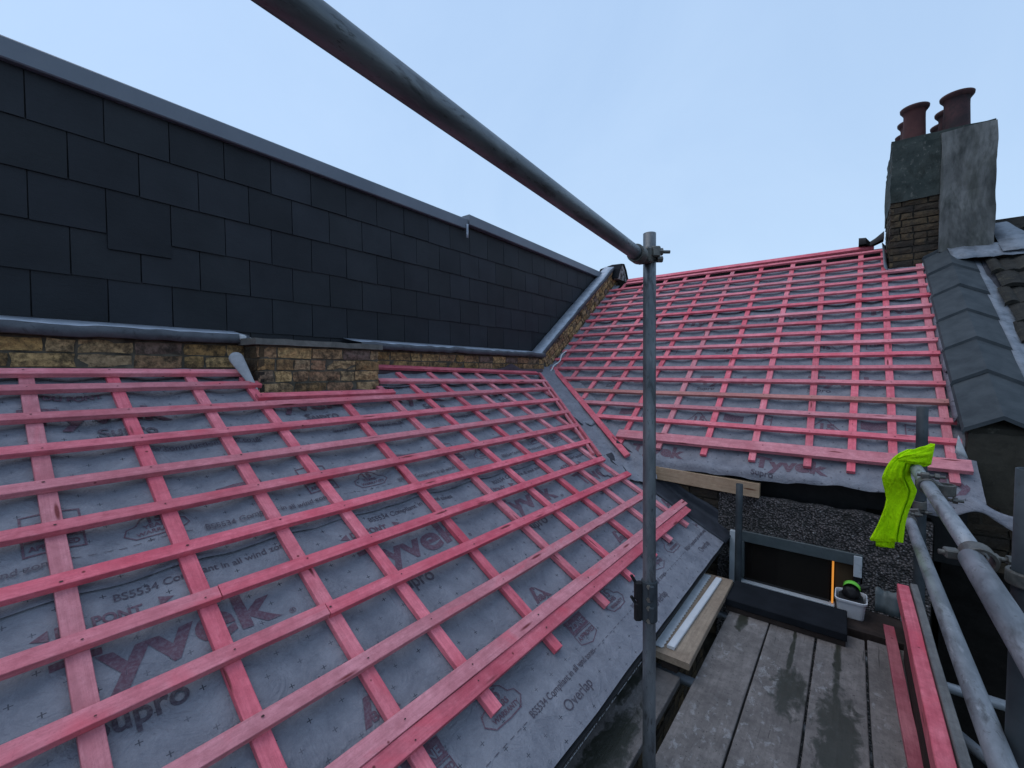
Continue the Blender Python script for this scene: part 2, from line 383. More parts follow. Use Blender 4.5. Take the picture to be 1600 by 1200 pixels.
# ------------------------------------------------------------------ text prints
_tc={}
def text_tris(body,size,bold=0.0,spacing=1.0):
    key=(body,size,bold,spacing)
    if key in _tc: return _tc[key]
    cu=bpy.data.curves.new('t','FONT'); cu.body=body; cu.size=size; cu.offset=bold; cu.space_character=spacing; cu.resolution_u=4; cu.fill_mode='FRONT'
    ob=bpy.data.objects.new('t',cu); col.objects.link(ob)
    dg=bpy.context.evaluated_depsgraph_get(); dg.update()
    me=bpy.data.meshes.new_from_object(ob.evaluated_get(dg))
    bm=bmesh.new(); bm.from_mesh(me); bmesh.ops.triangulate(bm,faces=bm.faces)
    for _ in range(4):
        es=[e for e in bm.edges if e.calc_length()>.03]
        if not es: break
        bmesh.ops.subdivide_edges(bm,edges=es,cuts=1); bmesh.ops.triangulate(bm,faces=bm.faces)
    bm.verts.ensure_lookup_table()
    vs=[(v.co.x,v.co.y) for v in bm.verts]; fs=[[v.index for v in f.verts] for f in bm.faces]
    bm.free(); bpy.data.objects.remove(ob); bpy.data.curves.remove(cu); bpy.data.meshes.remove(me)
    _tc[key]=(vs,fs); return vs,fs
class Sheet:
    """a membrane: grids + prints share one mesh; positions come from map(u,v,h)"""
    def __init__(s,fmap,sag): s.v=[];s.f=[];s.mi=[];s.uv=[];s.map=fmap;s.sag=sag;s.ok=lambda u,v:True;s.lift=0
    def add(s,uvs,faces,mi,h,lift=None):
        b=len(s.v)
        for (u,v) in uvs:
            s.v.append(s.map(u,v,s.sag(u,v)+h)); s.uv.append((u,v))
        for f in faces: s.f.append([b+i for i in f]); s.mi.append(mi)
    def grid(s,u0,u1,v0,v1,st,inside,h=0,lip=None):
        nu=int(math.ceil((u1-u0)/st)); nv=int(math.ceil((v1-v0)/st)); idx={}
        uvs=[];hs=[];faces=[]
        b=len(s.v)
        for j in range(nv+1):
            for i in range(nu+1):
                u=u0+(u1-u0)*i/nu; v=v0+(v1-v0)*j/nv
                uu,vv=inside(u,v) if inside else (u,v)
                hh=h
                if lip and j<=1: hh=h+lip(u)*(1 if j==0 else .45)
                if j==0: vv+= .006*noise.noise(V((u*3,v0,3)))
                s.v.append(s.map(uu,vv,s.sag(uu,vv)+hh)); s.uv.append((uu,vv))
        for j in range(nv):
            for i in range(nu):
                q=[b+j*(nu+1)+i,b+j*(nu+1)+i+1,b+(j+1)*(nu+1)+i+1,b+(j+1)*(nu+1)+i]
                a=s.uv[q[0]];c=s.uv[q[2]];d=s.uv[q[1]];e=s.uv[q[3]]
                ar=abs((c[0]-a[0])*(e[1]-d[1])-(c[1]-a[1])*(e[0]-d[0]))
                if ar<1e-7: continue
                s.f.append(q); s.mi.append(0)
    def text(s,body,u,v,size,bold=0,mi=1,sx=1.0,sy=1.0,h=.0022,spacing=1.0,rot=0):
        vs,fs=text_tris(body,size,bold,spacing)
        s.shape([(u+x*sx,v+y*sy) for x,y in vs],fs,mi,h)
    def shape(s,pts,fs,mi=1,h=.0022):
        fs=[f for f in fs if all(s.ok(*pts[i]) for i in f)]
        s.add(pts,fs,mi,h)
    def poly(s,pts,mi=1,h=.0022,step=.03):
        bm=bmesh.new(); bm.faces.new([bm.verts.new((p[0],p[1],0)) for p in pts]); bmesh.ops.triangulate(bm,faces=bm.faces)
        for _ in range(4):
            es=[e for e in bm.edges if e.calc_length()>step*1.4]
            if not es: break
            bmesh.ops.subdivide_edges(bm,edges=es,cuts=1); bmesh.ops.triangulate(bm,faces=bm.faces)
        bm.verts.ensure_lookup_table()
        vs=[(v.co.x,v.co.y) for v in bm.verts]; fs=[[v.index for v in f.verts] for f in bm.faces]; bm.free()
        s.shape(vs,fs,mi,h)
    def outline(s,pts,w,mi=1,h=.0022,closed=True):
        n=len(pts)
        for i in range(n if closed else n-1):
            a=V((*pts[i],0));b=V((*pts[(i+1)%n],0)); d=(b-a); L=d.length
            if L<1e-5: continue
            d/=L; q=V((-d.y,d.x,0))*w/2; a2=a-d*w/2; b2=b+d*w/2
            k=max(1,int(L/.03)); 
            vs=[];fs=[]
            for j in range(k+1):
                c=a2.lerp(b2,j/k); vs+=[(c.x+q.x,c.y+q.y),(c.x-q.x,c.y-q.y)]
                if j: fs.append([2*j-2,2*j-1,2*j+1,2*j])
            s.shape(vs,fs,mi,h)
    def build(s,name,parent,mats):
        me=bpy.data.meshes.new(name); me.from_pydata([tuple(p) for p in s.v],[],s.f); me.update()
        fill_uv(me,s.uv); 
        for i,p in enumerate(me.polygons): p.material_index=s.mi[i]; p.use_smooth=(s.mi[i]==0)
        return link(name,me,mats,parent)
MM=[M_mem,M_print,M_print2]
def dashes(S,u0,u1,v,l=.022,gap=.017,w=.0022):
    u=u0
    while u<u1:
        S.shape([(u,v-w/2),(u+l,v-w/2),(u+l,v+w/2),(u,v+w/2)],[[0,1,2,3]],2); u+=l+gap
def dupont(S,u,v,k=1.0):
    # oval pointed ends with capitals between
    S.poly([(u-.012*k,v+.016*k),(u+.022*k,v+.034*k),(u+.022*k,v-.002*k)],1)
    S.text('DU PONT',u+.032*k,v,.046*k,.0014*k,1,.9)
    e=u+.255*k
    S.poly([(e-.0*k,v+.034*k),(e+.036*k,v+.016*k),(e,v-.002*k)],1)
def warranty(S,u,v,k=1.0,num='15'):
    o=[(0,.03),(.03,0),(.10,-.004),(.17,0),(.205,.03),(.195,.06),(.165,.07),(.15,.10),(.10,.125),(.055,.10),(.04,.07),(.01,.06)]
    S.outline([(u+a*k,v+b*k) for a,b in o],.0045*k,1)
    S.text(num,u+.068*k,v+.068*k,.058*k,.002*k,1)
    S.text('YEARS',u+.058*k,v+.040*k,.030*k,.0008*k,1)
    S.text('WARRANTY',u+.034*k,v+.012*k,.026*k,.0006*k,1)
def zone5(S,u,v,k=1.0,top='ZONE 5'):
    S.poly([(u,v+.05*k),(u+.145*k,v+.05*k),(u+.145*k,v+.115*k),(u,v+.115*k)],1)
    o=[(0,.045),(0,.0),(.0725,-.022),(.145,0),(.145,.045)]
    S.outline([(u+a*k,v+b*k) for a,b in o],.004*k,1)
    S.text(top,u+.012*k,v+.064*k,.042*k,.001*k,0,1.,1.,.0034)
    S.text('APPROVED',u+.010*k,v+.012*k,.030*k,.0008*k,1,.9)
def bba(S,u,v,k=1.0):
    S.poly([(u,v),(u+.035*k,v+.085*k),(u+.05*k,v+.06*k),(u+.022*k,v)],1)
    S.poly([(u+.06*k,v+.085*k),(u+.075*k,v+.07*k),(u+.13*k,v),(u+.105*k,v)],1)
    S.poly([(u+.035*k,v+.085*k),(u+.06*k,v+.085*k),(u+.062*k,v+.066*k),(u+.045*k,v+.066*k)],1)
    S.text('BBA',u+.028*k,v+.004*k,.042*k,.0016*k,1)
def hrbox(S,u,v,k=1.0):
    S.outline([(u,v),(u+.14*k,v),(u+.14*k,v+.18*k),(u,v+.18*k)],.006*k,1)
    S.text('HR',u+.03*k,v+.085*k,.075*k,.003*k,1)
    S.poly([(u+.005,v+.055*k),(u+.135*k,v+.055*k),(u+.135*k,v+.07*k),(u+.005,v+.07*k)],1)
    S.text('APPROVED',u+.012*k,v+.018*k,.030*k,.001*k,1,.78)
def strip(S,y0,y1,s0,k=1.0,per=.93,ph=0.0,low=True):
    """the maker's print of one width of membrane whose lower edge is at s0"""
    n0=int((y0)/per)-1
    for i in range(n0,int(y1/per)+2):
        o=i*per+ph
        S.text('Overlap',1.375+o,s0+.062,.058,0,2,1.,1.)
        S.text('BS5534 Compliant in all wind zones',1.232+o-.0,s0+.138,.037,.0002,2,.92)
        dashes(S,.79+o,1.20+o,s0+.145)
        warranty(S,1.055+o,s0+.195)
        zone5(S,1.69+o,s0+.195)
        bba(S,1.655+o,s0+.45)
        hrbox(S,1.04+o,s0+.205+.0) if not low else None
        S.text('www.construction.tyvek.co.uk',1.355+o,s0+.648,.047,.0004,2,.86)
        S.text('Supro',1.085+o,s0+.808,.098,.0018,2,.9)
        S.text('T',1.036+o,s0+.945,.205,.004,1,.85,.88)
        S.text('yvek',1.134+o,s0+.948,.208,.0055,1,1.17,.97)
        S.text('\u00ae',1.625+o,s0+.93,.03,.0,1)
        dupont(S,1.02+o,s0+1.150,1.08)
KL=1.525/1.5
# ------------------------------------------------------------------ NEAR ROOF SLOPE (rises to the left)
CL=[(-.50,-.50),(-.17,-.17),(.152,.158),(.467,.457),(.80,.79),(1.107,1.065),(1.526,1.588),(1.98,1.955),(2.323,2.28),(2.695,2.622),(3.022,2.945),(3.40,3.24)]
def cy(c,s): return c[0]+(c[1]-c[0])*(s-.3)/2.35
def sagL(y,s):
    best=9
    for c in CL+[(3.62,3.60),(4.02,4.0)]:
        d=(y-(cy(c,s)+.025)); best=min(best,abs(d))
    t=min(best/.16,1.0)*min(1,max(.15,s/.22))
    w=noise.noise(V((y*5.3,s*7.7,1)))*.0042+noise.noise(V((y*17,s*23,4)))*.0026
    rd=abs(noise.noise(V((y*3.1+s*2.2,s*6.1,7))));return -.0275-.017*t*t*(3-2*t)+w*(.25+.75*t)+.006*t*max(0,.16-rd)/.16
vL=lambda s:2.735+.635*s          # valley trim line on the near slope
near=empty('battened_roof',(-1.6,1.7,-.8),'near roof slope of pink battens over printed grey membrane, rising left to the brick parapet','roof')
S=Sheet(FL,sagL)
def insL(u,v):
    m=3.86 if v<1.02 else max(3.62,vL(v))
    return (min(u,m),v)
S.ok=lambda u,v: u<(3.6 if v<1.02 else vL(v))
def insL2(u,v):
    if 1.10<u<2.02 and v>2.30: return (u,2.30)
    return insL(u,v)
S.grid(-1.1,4.6,.012,1.40,.03,insL,0)
lipf=lambda u:.007+.007*noise.noise(V((u*2.3,2,0)))
S.grid(-1.1,4.6,1.297,2.66,.03,insL2,.004,lipf)
S.grid(-1.1,1.10,2.62,2.80,.03,insL,.006,lipf)
S.grid(2.02,4.6,2.44,2.80,.03,insL,.008,lambda u:.012+.012*noise.noise(V((u*3.1,7,0))))
strip(S,-1,4.2,.018,ph=.02)
S2ok=S.ok; S.ok=lambda u,v: S2ok(u,v) and v>1.325 and not(1.10<u<2.02 and v>2.28)
def strip2(S):
    for i in range(-2,4):
        o=i*.93+.02
        S.text('BS5534 Compliant in all wind zones',.565+o,1.441,.040,.0004,2,.92,1,.0062)
        dashes(S,.0+o+.19,.53+o,1.452)
        warranty(S,.33+o,1.475,.95)
        S.poly([(.66+o,1.60),(.84+o,1.60),(.84+o,1.665),(.66+o,1.665)],1,.0062)
        S.text('VISION',.72+o,1.605,.04,.001,0,1,1,.0075)
        S.text('www.construction.tyvek.co.uk',.445+o,1.972,.050,.0006,2,.84,1,.0062)
        S.text('Supro',.345+o+.0,2.122,.098,.0016,2,.9,1,.0062)
        S.text('Tyvek',.12+o,2.235,.20,.0055,1,1.02,.92,.0062)
        S.text('DU PONT',.20+o,2.44,.05,.0016,1,.9,1,.0075)
    for i in range(-1,4): hrbox(S,.107+i*.93,1.505,1.03)
# lift prints of the overlapping width with it
_oldadd=S.add
def add2(uvs,faces,mi,h,lift=None):
    _oldadd(uvs,faces,mi,h+.0045)
S.add=add2
strip2(S)
S.add=_oldadd
# second overlapping lower-edge print just below the lap
S.ok=S2ok
for i in range(-1,4): S.text('BS5534 Compliant in all wind zones',.280+i*.93,1.238,.042,.0006,2,.92)
S.build('membrane',near,MM)
# solid roof body below
def prism(name,pts,d,m,parent=None,bev=0):
    bm=bmesh.new(); a=[bm.verts.new(p) for p in pts]; b=[bm.verts.new(V(p)+V(d)) for p in pts]
    bm.faces.new(a); bm.faces.new(b)
    for i in range(len(pts)): bm.faces.new((a[i],a[(i+1)%len(pts)],b[(i+1)%len(pts)],b[i]))
    return link(name,from_bm(bm,name),m,parent)
prism('roof_body',[FL(-1.1,.16,-.066),FL(3.85,.16,-.066),FL(3.85,.9,-.066),FL(4.40,2.78,-.066),FL(-1.1,2.78,-.066)],(0,0,-.12),M_felt,near)
for c in CL:
    smin=.24 if c[0]>1 else .22
    smin=max(smin,.25+.02*random.random())
    top=2.66
    if 1.05<c[0]<1.99: top=2.30
    if c[0]==3.40: top=2.64
    if c[0]==1.107: top=2.60
    if 1.9<c[0]<1.99: top=2.44
    bar('counter_batten',FL(cy(c,smin)+.025,smin,0),FL(cy(c,top)+.025,top,0),nL,.05,.025,M_pink,near)
for y in (3.60,3.995):
    s0=(y-2.68)/.635+.03
    bar('counter_batten',FL(y+.025,s0,0),FL(y+.025,2.66,0),nL,.05,.025,M_pink,near)
w=.05; BT=.025
def bL(sa,y0,y1,sb=None,ww=w,h=BT,t=BT):
    sb=sa if sb is None else sb
    return bar('batten',FL(y0,sa-ww/2,h),FL(y1,sb-ww/2,h),nL,ww,t,M_pink,near,nails=[cy(c,sa)+.025-y0 for c in CL+[(3.6,3.6),(4.0,4.0)]])
bL(.433,-1.0,3.70,.440,.056,BT+.006,.03); bL(.3765,-1.0,3.64,.3835,.056,BT)
bL(.663,-1.0,3.50); bL(.895,-1.0,.80,.897); bL(.895,.803,3.50,.89); bL(1.124,-1.0,.525); bL(1.124,.528,3.43,1.126)
for s_,b_ in ((1.359,None),(1.596,None),(1.820,None),(2.048,None),(2.274,None)):
    e=vL(s_)-.03
    bL(s_,-1.0,e,b_)
bL(2.508,-1.0,1.145); bL(2.656,-1.0,1.09)
bL(2.362,1.075,2.04,2.352)
bL(2.520,2.005,vL(2.43)-.03,2.435); bL(2.748,2.10,4.30,2.63)
# trim battens along the valley
bar('valley_batten',FL(vL(1.16)-.035,1.14,BT+.0),FL(vL(2.60)-.035,2.60,BT),nL,.032,.028,M_pink,near)
bar('valley_batten',FL(vL(1.22)-.13,1.18,BT-.004),FL(vL(2.42)-.10,2.42,BT-.004),nL,.028,.02,M_pink,near)
# felt strip along the eave and its gutter edge
bm=bmesh.new()
n=90; rows=[]
for i in range(n+1):
    y=-1.1+5.0*i/n; wv=.004*noise.noise(V((y*4,0,0)))
    rows.append([bm.verts.new(p) for p in (FL(y,.05,-.050),FL(y,-.004+wv,-.043),FL(y,-.006+wv,-.052),FL(y,.012,-.058))])
for a,b in zip(rows,rows[1:]):
    for k in range(3): bm.faces.new((a[k],b[k],b[k+1],a[k+1]))
link('eaves_strip',from_bm(bm),M_black,near)
bm=bmesh.new()
for i in range(300):
    y=random.uniform(.6,2.2); l=random.uniform(.004,.014)
    P=FL(y,-.0075,-.0475-random.uniform(0,.003)); d=V((.0050,0,0)); hh=random.uniform(.003,.009)
    a=[bm.verts.new(P+d+q) for q in (V((0,0,0)),V((0,l,0)),V((0,l*random.uniform(.3,1),hh)),V((0,l*.1,hh*random.uniform(.4,1))))]; bm.faces.new(a)
link('flaked_lettering',from_bm(bm),M_scribble,near)

# ------------------------------------------------------------------ FAR ROOF SLOPE (rises away)
CR=[(.505,.528),(.213,.24),(-.018,.028),(-.275,-.335),(-.642,-.672),(-1.01,-1.04),(-1.40,-1.40),(-1.775,-1.735),(-2.17,-2.06),(-2.49,-2.36),(-2.85,-2.70),(-3.19,-3.06)]
def cx(c,s): return c[0]+(c[1]-c[0])*(s-2.75)/3.5
def sagR(x,s):
    best=9
    for c in CR: best=min(best,abs(x-(cx(c,s)+.025)))
    t=min(best/.15,1.0)
    w=noise.noise(V((x*4.3+9,s*9.7,1)))*.010+noise.noise(V((x*11,s*31,4)))*.004
    if s<2.8: w*=1.2; t=max(t,.3)
    return -.0275-.017*t*t*(3-2*t)+w*(.12+.88*t)
vR=lambda s:-3.20+(4.03-s)*1.08
def FRm(x,s,h):
    s1=2.665
    if s>=s1: return FR(x,s,h)
    d=s1-s; a=min(d/.05,1)*R(38)
    q=FR(x,s1,h); ang=SR+a
    dirn=V((0,-cos(ang),-sin(ang))); return q+dirn*d
far=empty('battened_roof',(-1.2,4.6,0),'far roof slope with dense rows of pink battens climbing to the ridge beside the chimney','roof')
T=Sheet(FRm,sagR)
def insR(x,s):
    lo=-3.33 if s>4.12 else max(-3.33,vR(s)-.06)
    if s<2.72: lo=-1.80
    x=max(x,lo)
    if s>6.0: x=min(x,.285)
    return (min(x,.655),s)
T.ok=lambda x,s: x>(-3.1 if s>4.0 else vR(s)+.02) and x<(.28 if s>6 else .6)
eave=lambda x:2.50+.0*x
def insR0(x,s):
    x,s=insR(x,s)
    if s<2.62:
        e=2.598+.032*min(1,max(0,(x+.6)/.6))+.012*noise.noise(V((x*2.2,3,0)))+.02*noise.noise(V((x*6,8,0)))
        if x>.36: e+=.0
        s=max(s,e)
    return (x,s)
T.grid(-3.36,.68,2.50,4.14,.03,insR0,0)
lipR=lambda u:.008+.016*max(0,noise.noise(V((u*3.3,11,0))))
T.grid(-3.36,.68,4.07,5.30,.03,insR,.006,lipR)
T.grid(-3.36,.68,5.24,6.34,.03,insR,.010,lipR)
def pr(x,s,k=1.0,dy=0):
    T.text('Tyvek',x,s,.20*k,.0055*k,1,1.03,.85)
for x in (-1.628,-.605,.42): T.text('Tyvek',x,2.712,.188,.008,1,1.0,.88); 
for x in (-1.74,-.612,.40): T.text('Supro',x,2.632,.070,.0012,2,.9,.9)
for x in (-2.28,-1.26,-.315,.63): 
    T.text('Tyvek',x,3.80,.20,.008,1,1.0,.9); T.text('Supro',x+.0,3.70,.08,.0012,2,.9,.8)
for x in (-2.28,-1.26,-.28,.70):
    T.outline([(x,3.175),(x+.10,3.33),(x+.125,3.33),(x+.235,3.175)],.008,1)
    T.text('15',x+.066,3.20,.115,.005,1)
    T.poly([(x+.34,3.24),(x+.50,3.24),(x+.50,3.32),(x+.34,3.335)],1)
    T.outline([(x+.60,3.18),(x+.72,3.18),(x+.72,3.33),(x+.60,3.33)],.008,1)
    T.text('ZONE',x+.61,3.265,.04,.001,1); T.text('5',x+.64,3.19,.07,.002,1)
T.add_=T.add
def add3(uvs,faces,mi,h,lift=None): T.add_(uvs,faces,mi,h+.0065)
T.add=add3
for x in (-2.6,-1.66,-.80,.1): T.text('Tyvek',x,5.0,.20,.009,1,1.0,.9); T.text('Supro',x,4.90,.07,.001,2)
for x in (-2.2,-1.2,-.30,.6):
    T.outline([(x,4.35),(x+.10,4.50),(x+.2,4.35)],.005,1); T.text('15',x+.06,4.38,.07,.003,1)
    T.outline([(x+.4,4.35),(x+.56,4.35),(x+.56,4.50),(x+.4,4.50)],.006,1); T.text('HR',x+.42,4.40,.07,.003,1)
T.add=T.add_
T.build('membrane',far,MM)
prism('roof_body',[FR(-1.75,2.88,-.08),FR(.62,2.88,-.08),FR(.62,6.56,-.08),FR(-3.3,6.56,-.08),FR(-3.3,4.35,-.08)],(0,0,-.12),M_black,far)
for c in CR:
    s0=2.75+random.uniform(-.006,.006); s1=6.50
    if c[0]>.4: s1=6.04
    if c[0]<-1.3:   # stop at the valley trim
        x=cx(c,3.0); s0=max(s0,4.03-(x+3.20-.06)/1.08)
        if c[0]>-1.5: s0=2.76
    bar('counter_batten',FR(cx(c,s0)+.025,s0,0),FR(cx(c,s1)+.025,s1,0),nR,.05,.025,M_pink,far)
RS=[6.485,6.28,6.082,5.885,5.70,5.488,5.28,5.06,4.853,4.646,4.442,4.236,4.028,3.805,3.577,3.361,3.145]
for i,s_ in enumerate(RS):
    xr=.265 if s_>5.95 else .585+random.uniform(-.015,.012)
    xl=-3.215+random.uniform(-.02,.02)
    if s_<4.03: xl=vR(s_)+.045+.05
    if s_>6.4: xl=-3.0
    m=M_pine if i==14 else M_pink
    bar('batten',FR(xl,s_-.025+random.uniform(-.004,.004),BT),FR(xr,s_-.025+random.uniform(-.004,.004),BT),nR,.05,.025,m,far,nails=[cx(c,s_)+.025-xl for c in CR])
bar('eaves_batten',FR(-1.80,2.878,BT+.006),FR(.615,2.888,BT+.006),nR,.104,.032,M_pink,far)
bar('ridge_board',FR(-3.02,6.585,.02),FR(.18,6.615,.02),nR,.085,.03,M_pink,far)
bar('valley_batten',FR(-3.16,4.02,BT+.006),FR(-1.60,2.60,BT+.006),nR,.058,.025,M_pink,far)
# back slope beyond the ridge
prism('back_slope',[V((-3.3,7.05,1.52)),V((.28,7.05,1.52)),V((.28,10.6,-1.0)),V((-3.3,10.6,-1.0))],(0,0,-.15),M_tile,far)
# torn free corner of membrane at the right end of the eave
def ribbon(name,rows,m,parent,th=.002,uvs=False):
    bm=bmesh.new(); vr=[[bm.verts.new(p) for p in r] for r in rows]
    for a,b in zip(vr,vr[1:]):
        for k in range(len(a)-1): bm.faces.new((a[k],b[k],b[k+1],a[k+1]))
    me=from_bm(bm)
    uv=me.uv_layers.new(name='uv'); 
    for l in me.loops:
        c=me.vertices[l.vertex_index].co; uv.data[l.index].uv=(c.x+c.y*.3,c.z+c.y*.5)
    o=link(name,me,m,parent,smooth=True)
    md=o.modifiers.new('s','SOLIDIFY'); md.thickness=th
    return o
rows=[]
for i in range(26):
    t=i/25; x=.36+.40*t
    up=.05*math.exp(-((t-.52)/.2)**2)-.055*max(0,t-.62)/.38
    y=3.74-.06*t; z=-.80+.02*t+up
    r=[]
    for k in range(5):
        q=k/4; r.append(V((x+.02*q*t,y-.05*q-.01*sin(9*t+q*4),z-.085*q+.012*sin(7*t+3*q))))
    rows.append(r)
ribbon('torn_membrane_flap',rows,M_mem,far)
# small loose curl of membrane by the coping wall
rows=[[V((.545+.060*(q-.5)*t+.012*t,3.96-.04*t-.006*sin(3*q)*t,-.405-.115*t-.03*q*t)) for q in (0,.25,.5,.75,1)] for t in (0.05,.25,.5,.75,1)]
ribbon('membrane_curl',rows,M_paper,far)

# ------------------------------------------------------------------ VALLEY
vd=nR.cross(nL).normalized()
a11,a12=nL,nR
def valley_pt(y,h):
    # point with given y on both planes
    x=((DR+h)+y*sin(SR)) ; z=x/cos(SR); xx=((DL+h)-z*cos(SL))/sin(SL); return V((xx,y,z))
upL=(nL.cross(vd)).normalized(); 
if upL.x>0 and upL.z<0: upL=-upL
if upL.z<0: upL=-upL
upR=(nR.cross(vd)).normalized()
if upR.z<0: upR=-upR
def valley_piece(y0,y1,h0,seed,n):
    rows=[]
    for i in range(n+1):
        t=i/n; y=y0+(y1-y0)*t; P=valley_pt(y,-.030); r=[]
        for k in range(-14,8):
            a=k/7*(.17 if k>0 else .19); d=upR if k>0 else upL
            wv=.018*noise.noise(V((y*5,a*18,seed)))+.011*noise.noise(V((y*15,a*28,9)))+.012*max(0,.2-abs(noise.noise(V((y*7,a*7,seed+3)))))/.2
            lift=.022*math.exp(-(a/.05)**2)+h0*(1+ (1.4*max(0,noise.noise(V((a*14,seed,1)))) if i==0 else 0))
            e=.10*noise.noise(V((k*.45,seed,4))) if i<2 else 0
            r.append(P+d*abs(a)+V((0,0,lift+wv))+vd*(e*(1 if vd.y>0 else -1)))
        rows.append(r)
    return rows
valley=empty('valley_lining',tuple(valley_pt(4.2,-.03)),'crumpled grey membrane lining the valley between the two pink battened slopes','roof valley')
ribbon('lower_piece',valley_piece(3.56,4.20,0,2,34),M_mem,valley)
ribbon('upper_piece',valley_piece(4.08,5.02,.010,6,46),M_mem,valley)
# dark felt skirt where the near slope meets the house wall
rows=[]
for i in range(40):
    t=i/39; s_=1.16-1.16*t; r=[]
    y0=3.56+.06*t
    for k in range(9):
        q=k/8; y=y0+(3.845-y0)*min(q/.6,1); up=max(0,q-.6)/.4*.11
        h=-.022+.006*noise.noise(V((s_*9,q*5,0)))+.012*q*sin(s_*11)
        r.append(FL(y,s_,h)+V((0,-.004*0,up)))
    rows.append(r)
felt=ribbon('felt_skirt',rows,M_felt,None)
tag(felt,'black felt skirt between the batten ends and the house wall, under the eave','roofing felt')

# ------------------------------------------------------------------ bricks
def bricks(name,mw,W,H,m,mm,parent,bl=.215,bh=.065,j=.011,dep=.03,jit=.003,back=.05,skip=None,clip=None,half=False,seed=1,sub=2):
    rnd=random.Random(seed)
    bm=bmesh.new(); cl=bm.loops.layers.float_color.new('tint')
    r=0; z=0; jit*=1.6
    while z<H-.01:
        h=min(bh,H-z); x=-(bl+j)*(.5 if r%2 else 0)-.02*rnd.random()
        header=False
        while x<W:
            L=bl if rnd.random()<.7 else bl*.47
            x0=max(x,0); x1=min(x+L,W)
            if x1-x0>.02 and not (skip and skip((x0+x1)/2,z+h/2)):
                o=rnd.uniform(-.004,.004); jj=lambda a=jit: rnd.uniform(-a,a)
                n0=len(bm.verts); f0=len(bm.faces)
                nx=3 if (x1-x0)>.12 else 2; nz=2
                g0=[[bm.verts.new((x0+(x1-x0)*i/nx+jj(.005),o+jj(.0035) - (0 if 0<i<nx and 0<k<nz else -.0045),z+h*k/nz+jj(.0038))) for k in range(nz+1)] for i in range(nx+1)]
                for i in range(nx):
                    for k in range(nz): bm.faces.new((g0[i][k],g0[i+1][k],g0[i+1][k+1],g0[i][k+1]))
                # sides
                per=[g0[i][0] for i in range(nx+1)]+[g0[nx][k] for k in range(1,nz+1)]+[g0[i][nz] for i in range(nx-1,-1,-1)]+[g0[0][k] for k in range(nz-1,0,-1)]
                bk=[bm.verts.new((p.co.x,dep,p.co.z)) for p in per]
                for i in range(len(per)): bm.faces.new((per[i],per[(i+1)%len(per)],bk[(i+1)%len(per)],bk[i]))
                t=rnd.random()
                bm.faces.ensure_lookup_table()
                for f in bm.faces[f0:]:
                    for lp in f.loops: lp[cl]=(t,t,t,1)
            x+=L+j
        z+=h+j; r+=1
    me=from_bm(bm); o=link(name,me,m,parent,mw)
    return o
def wallframe(o,xd,nd):
    """x along wall, local -y towards viewer (outward normal nd), z up"""
    x=V(xd).normalized(); y=-V(nd).normalized(); z=x.cross(y)
    m=Matrix((x,y,z)).transposed().to_4x4(); m.translation=V(o); return m

# ------------------------------------------------------------------ PARAPET at the head of the near slope
par=empty('brick_parapet',(-3.2,2.0,0),'low yellow brick parapet capped with lead, between the slate cladding and near battens','wall')
# faces +X ; local x along +Y
bricks('brickwork',wallframe((-3.13,1.0-3.0,-.212),(0,1,0),(1,0,0)),6.65,.385,M_brick,M_mortar,par,seed=3)
box_obj('mortar',(-3.40,-2.0,-.6),(-3.138,4.66,.178),M_mortar,par,bev=0)
def lead_run(name,P0,P1,outd,w,parent,drop=.045,rise=.02,seed=0,up=(0,0,1),n=120):
    """lead coping: flat top w wide leaning back + rolled wavy front edge"""
    P0=V(P0);P1=V(P1);out=V(outd).normalized();up=V(up).normalized();rows=[]
    for i in range(n+1):
        t=i/n;P=P0.lerp(P1,t);L=(P1-P0).length*t
        wv=.010*noise.noise(V((L*4.1,seed,0)))+.006*noise.noise(V((L*12,seed,2)))
        a=[P-out*w+up*(rise+.012), P-out*w*.5+up*(rise*.6+.4*wv), P+up*(.0+wv)+out*.004, P+out*(.012+wv*.6)+up*(-.008+wv*1.2), P+out*(.014+wv)+up*(-drop+wv*.8),P+out*(.004)+up*(-drop-.002+wv)]
        rows.append(a)
    return rows
def lead_obj(name,rows,parent):
    o=ribbon(name,[r[:3] for r in rows],M_lead,parent,.003)
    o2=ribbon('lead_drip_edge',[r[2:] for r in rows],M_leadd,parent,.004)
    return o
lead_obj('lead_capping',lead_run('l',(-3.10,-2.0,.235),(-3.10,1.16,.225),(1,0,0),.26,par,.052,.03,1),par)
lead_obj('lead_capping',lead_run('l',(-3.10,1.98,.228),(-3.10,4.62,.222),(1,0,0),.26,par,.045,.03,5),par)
# curled end of lead
rows=[[V((-3.085+.02*sin(6*t),1.10+.075*t,.232-.03*q*(1-.3*t)-.02*t)) for q in (0,.4,.8,1.2)] for t in (0,.25,.5,.75,1)]
ribbon('lead_curl',rows,M_white,par,.002)
# purple membrane upstand along the brick foot
rows=[]
for i in range(90):
    y=2.02+2.55*i/89; hh=.012+.02*noise.noise(V((y*4,1,1)))+.055*math.exp(-((y-3.95)/.12)**2)
    rows.append([V((-3.085,y,-.03)),V((-3.105,y,.02+hh*.3)),V((-3.118+.006*sin(y*30),y,.0+hh+.012))])
ribbon('felt_upstand',rows,M_feltp,par,.002)
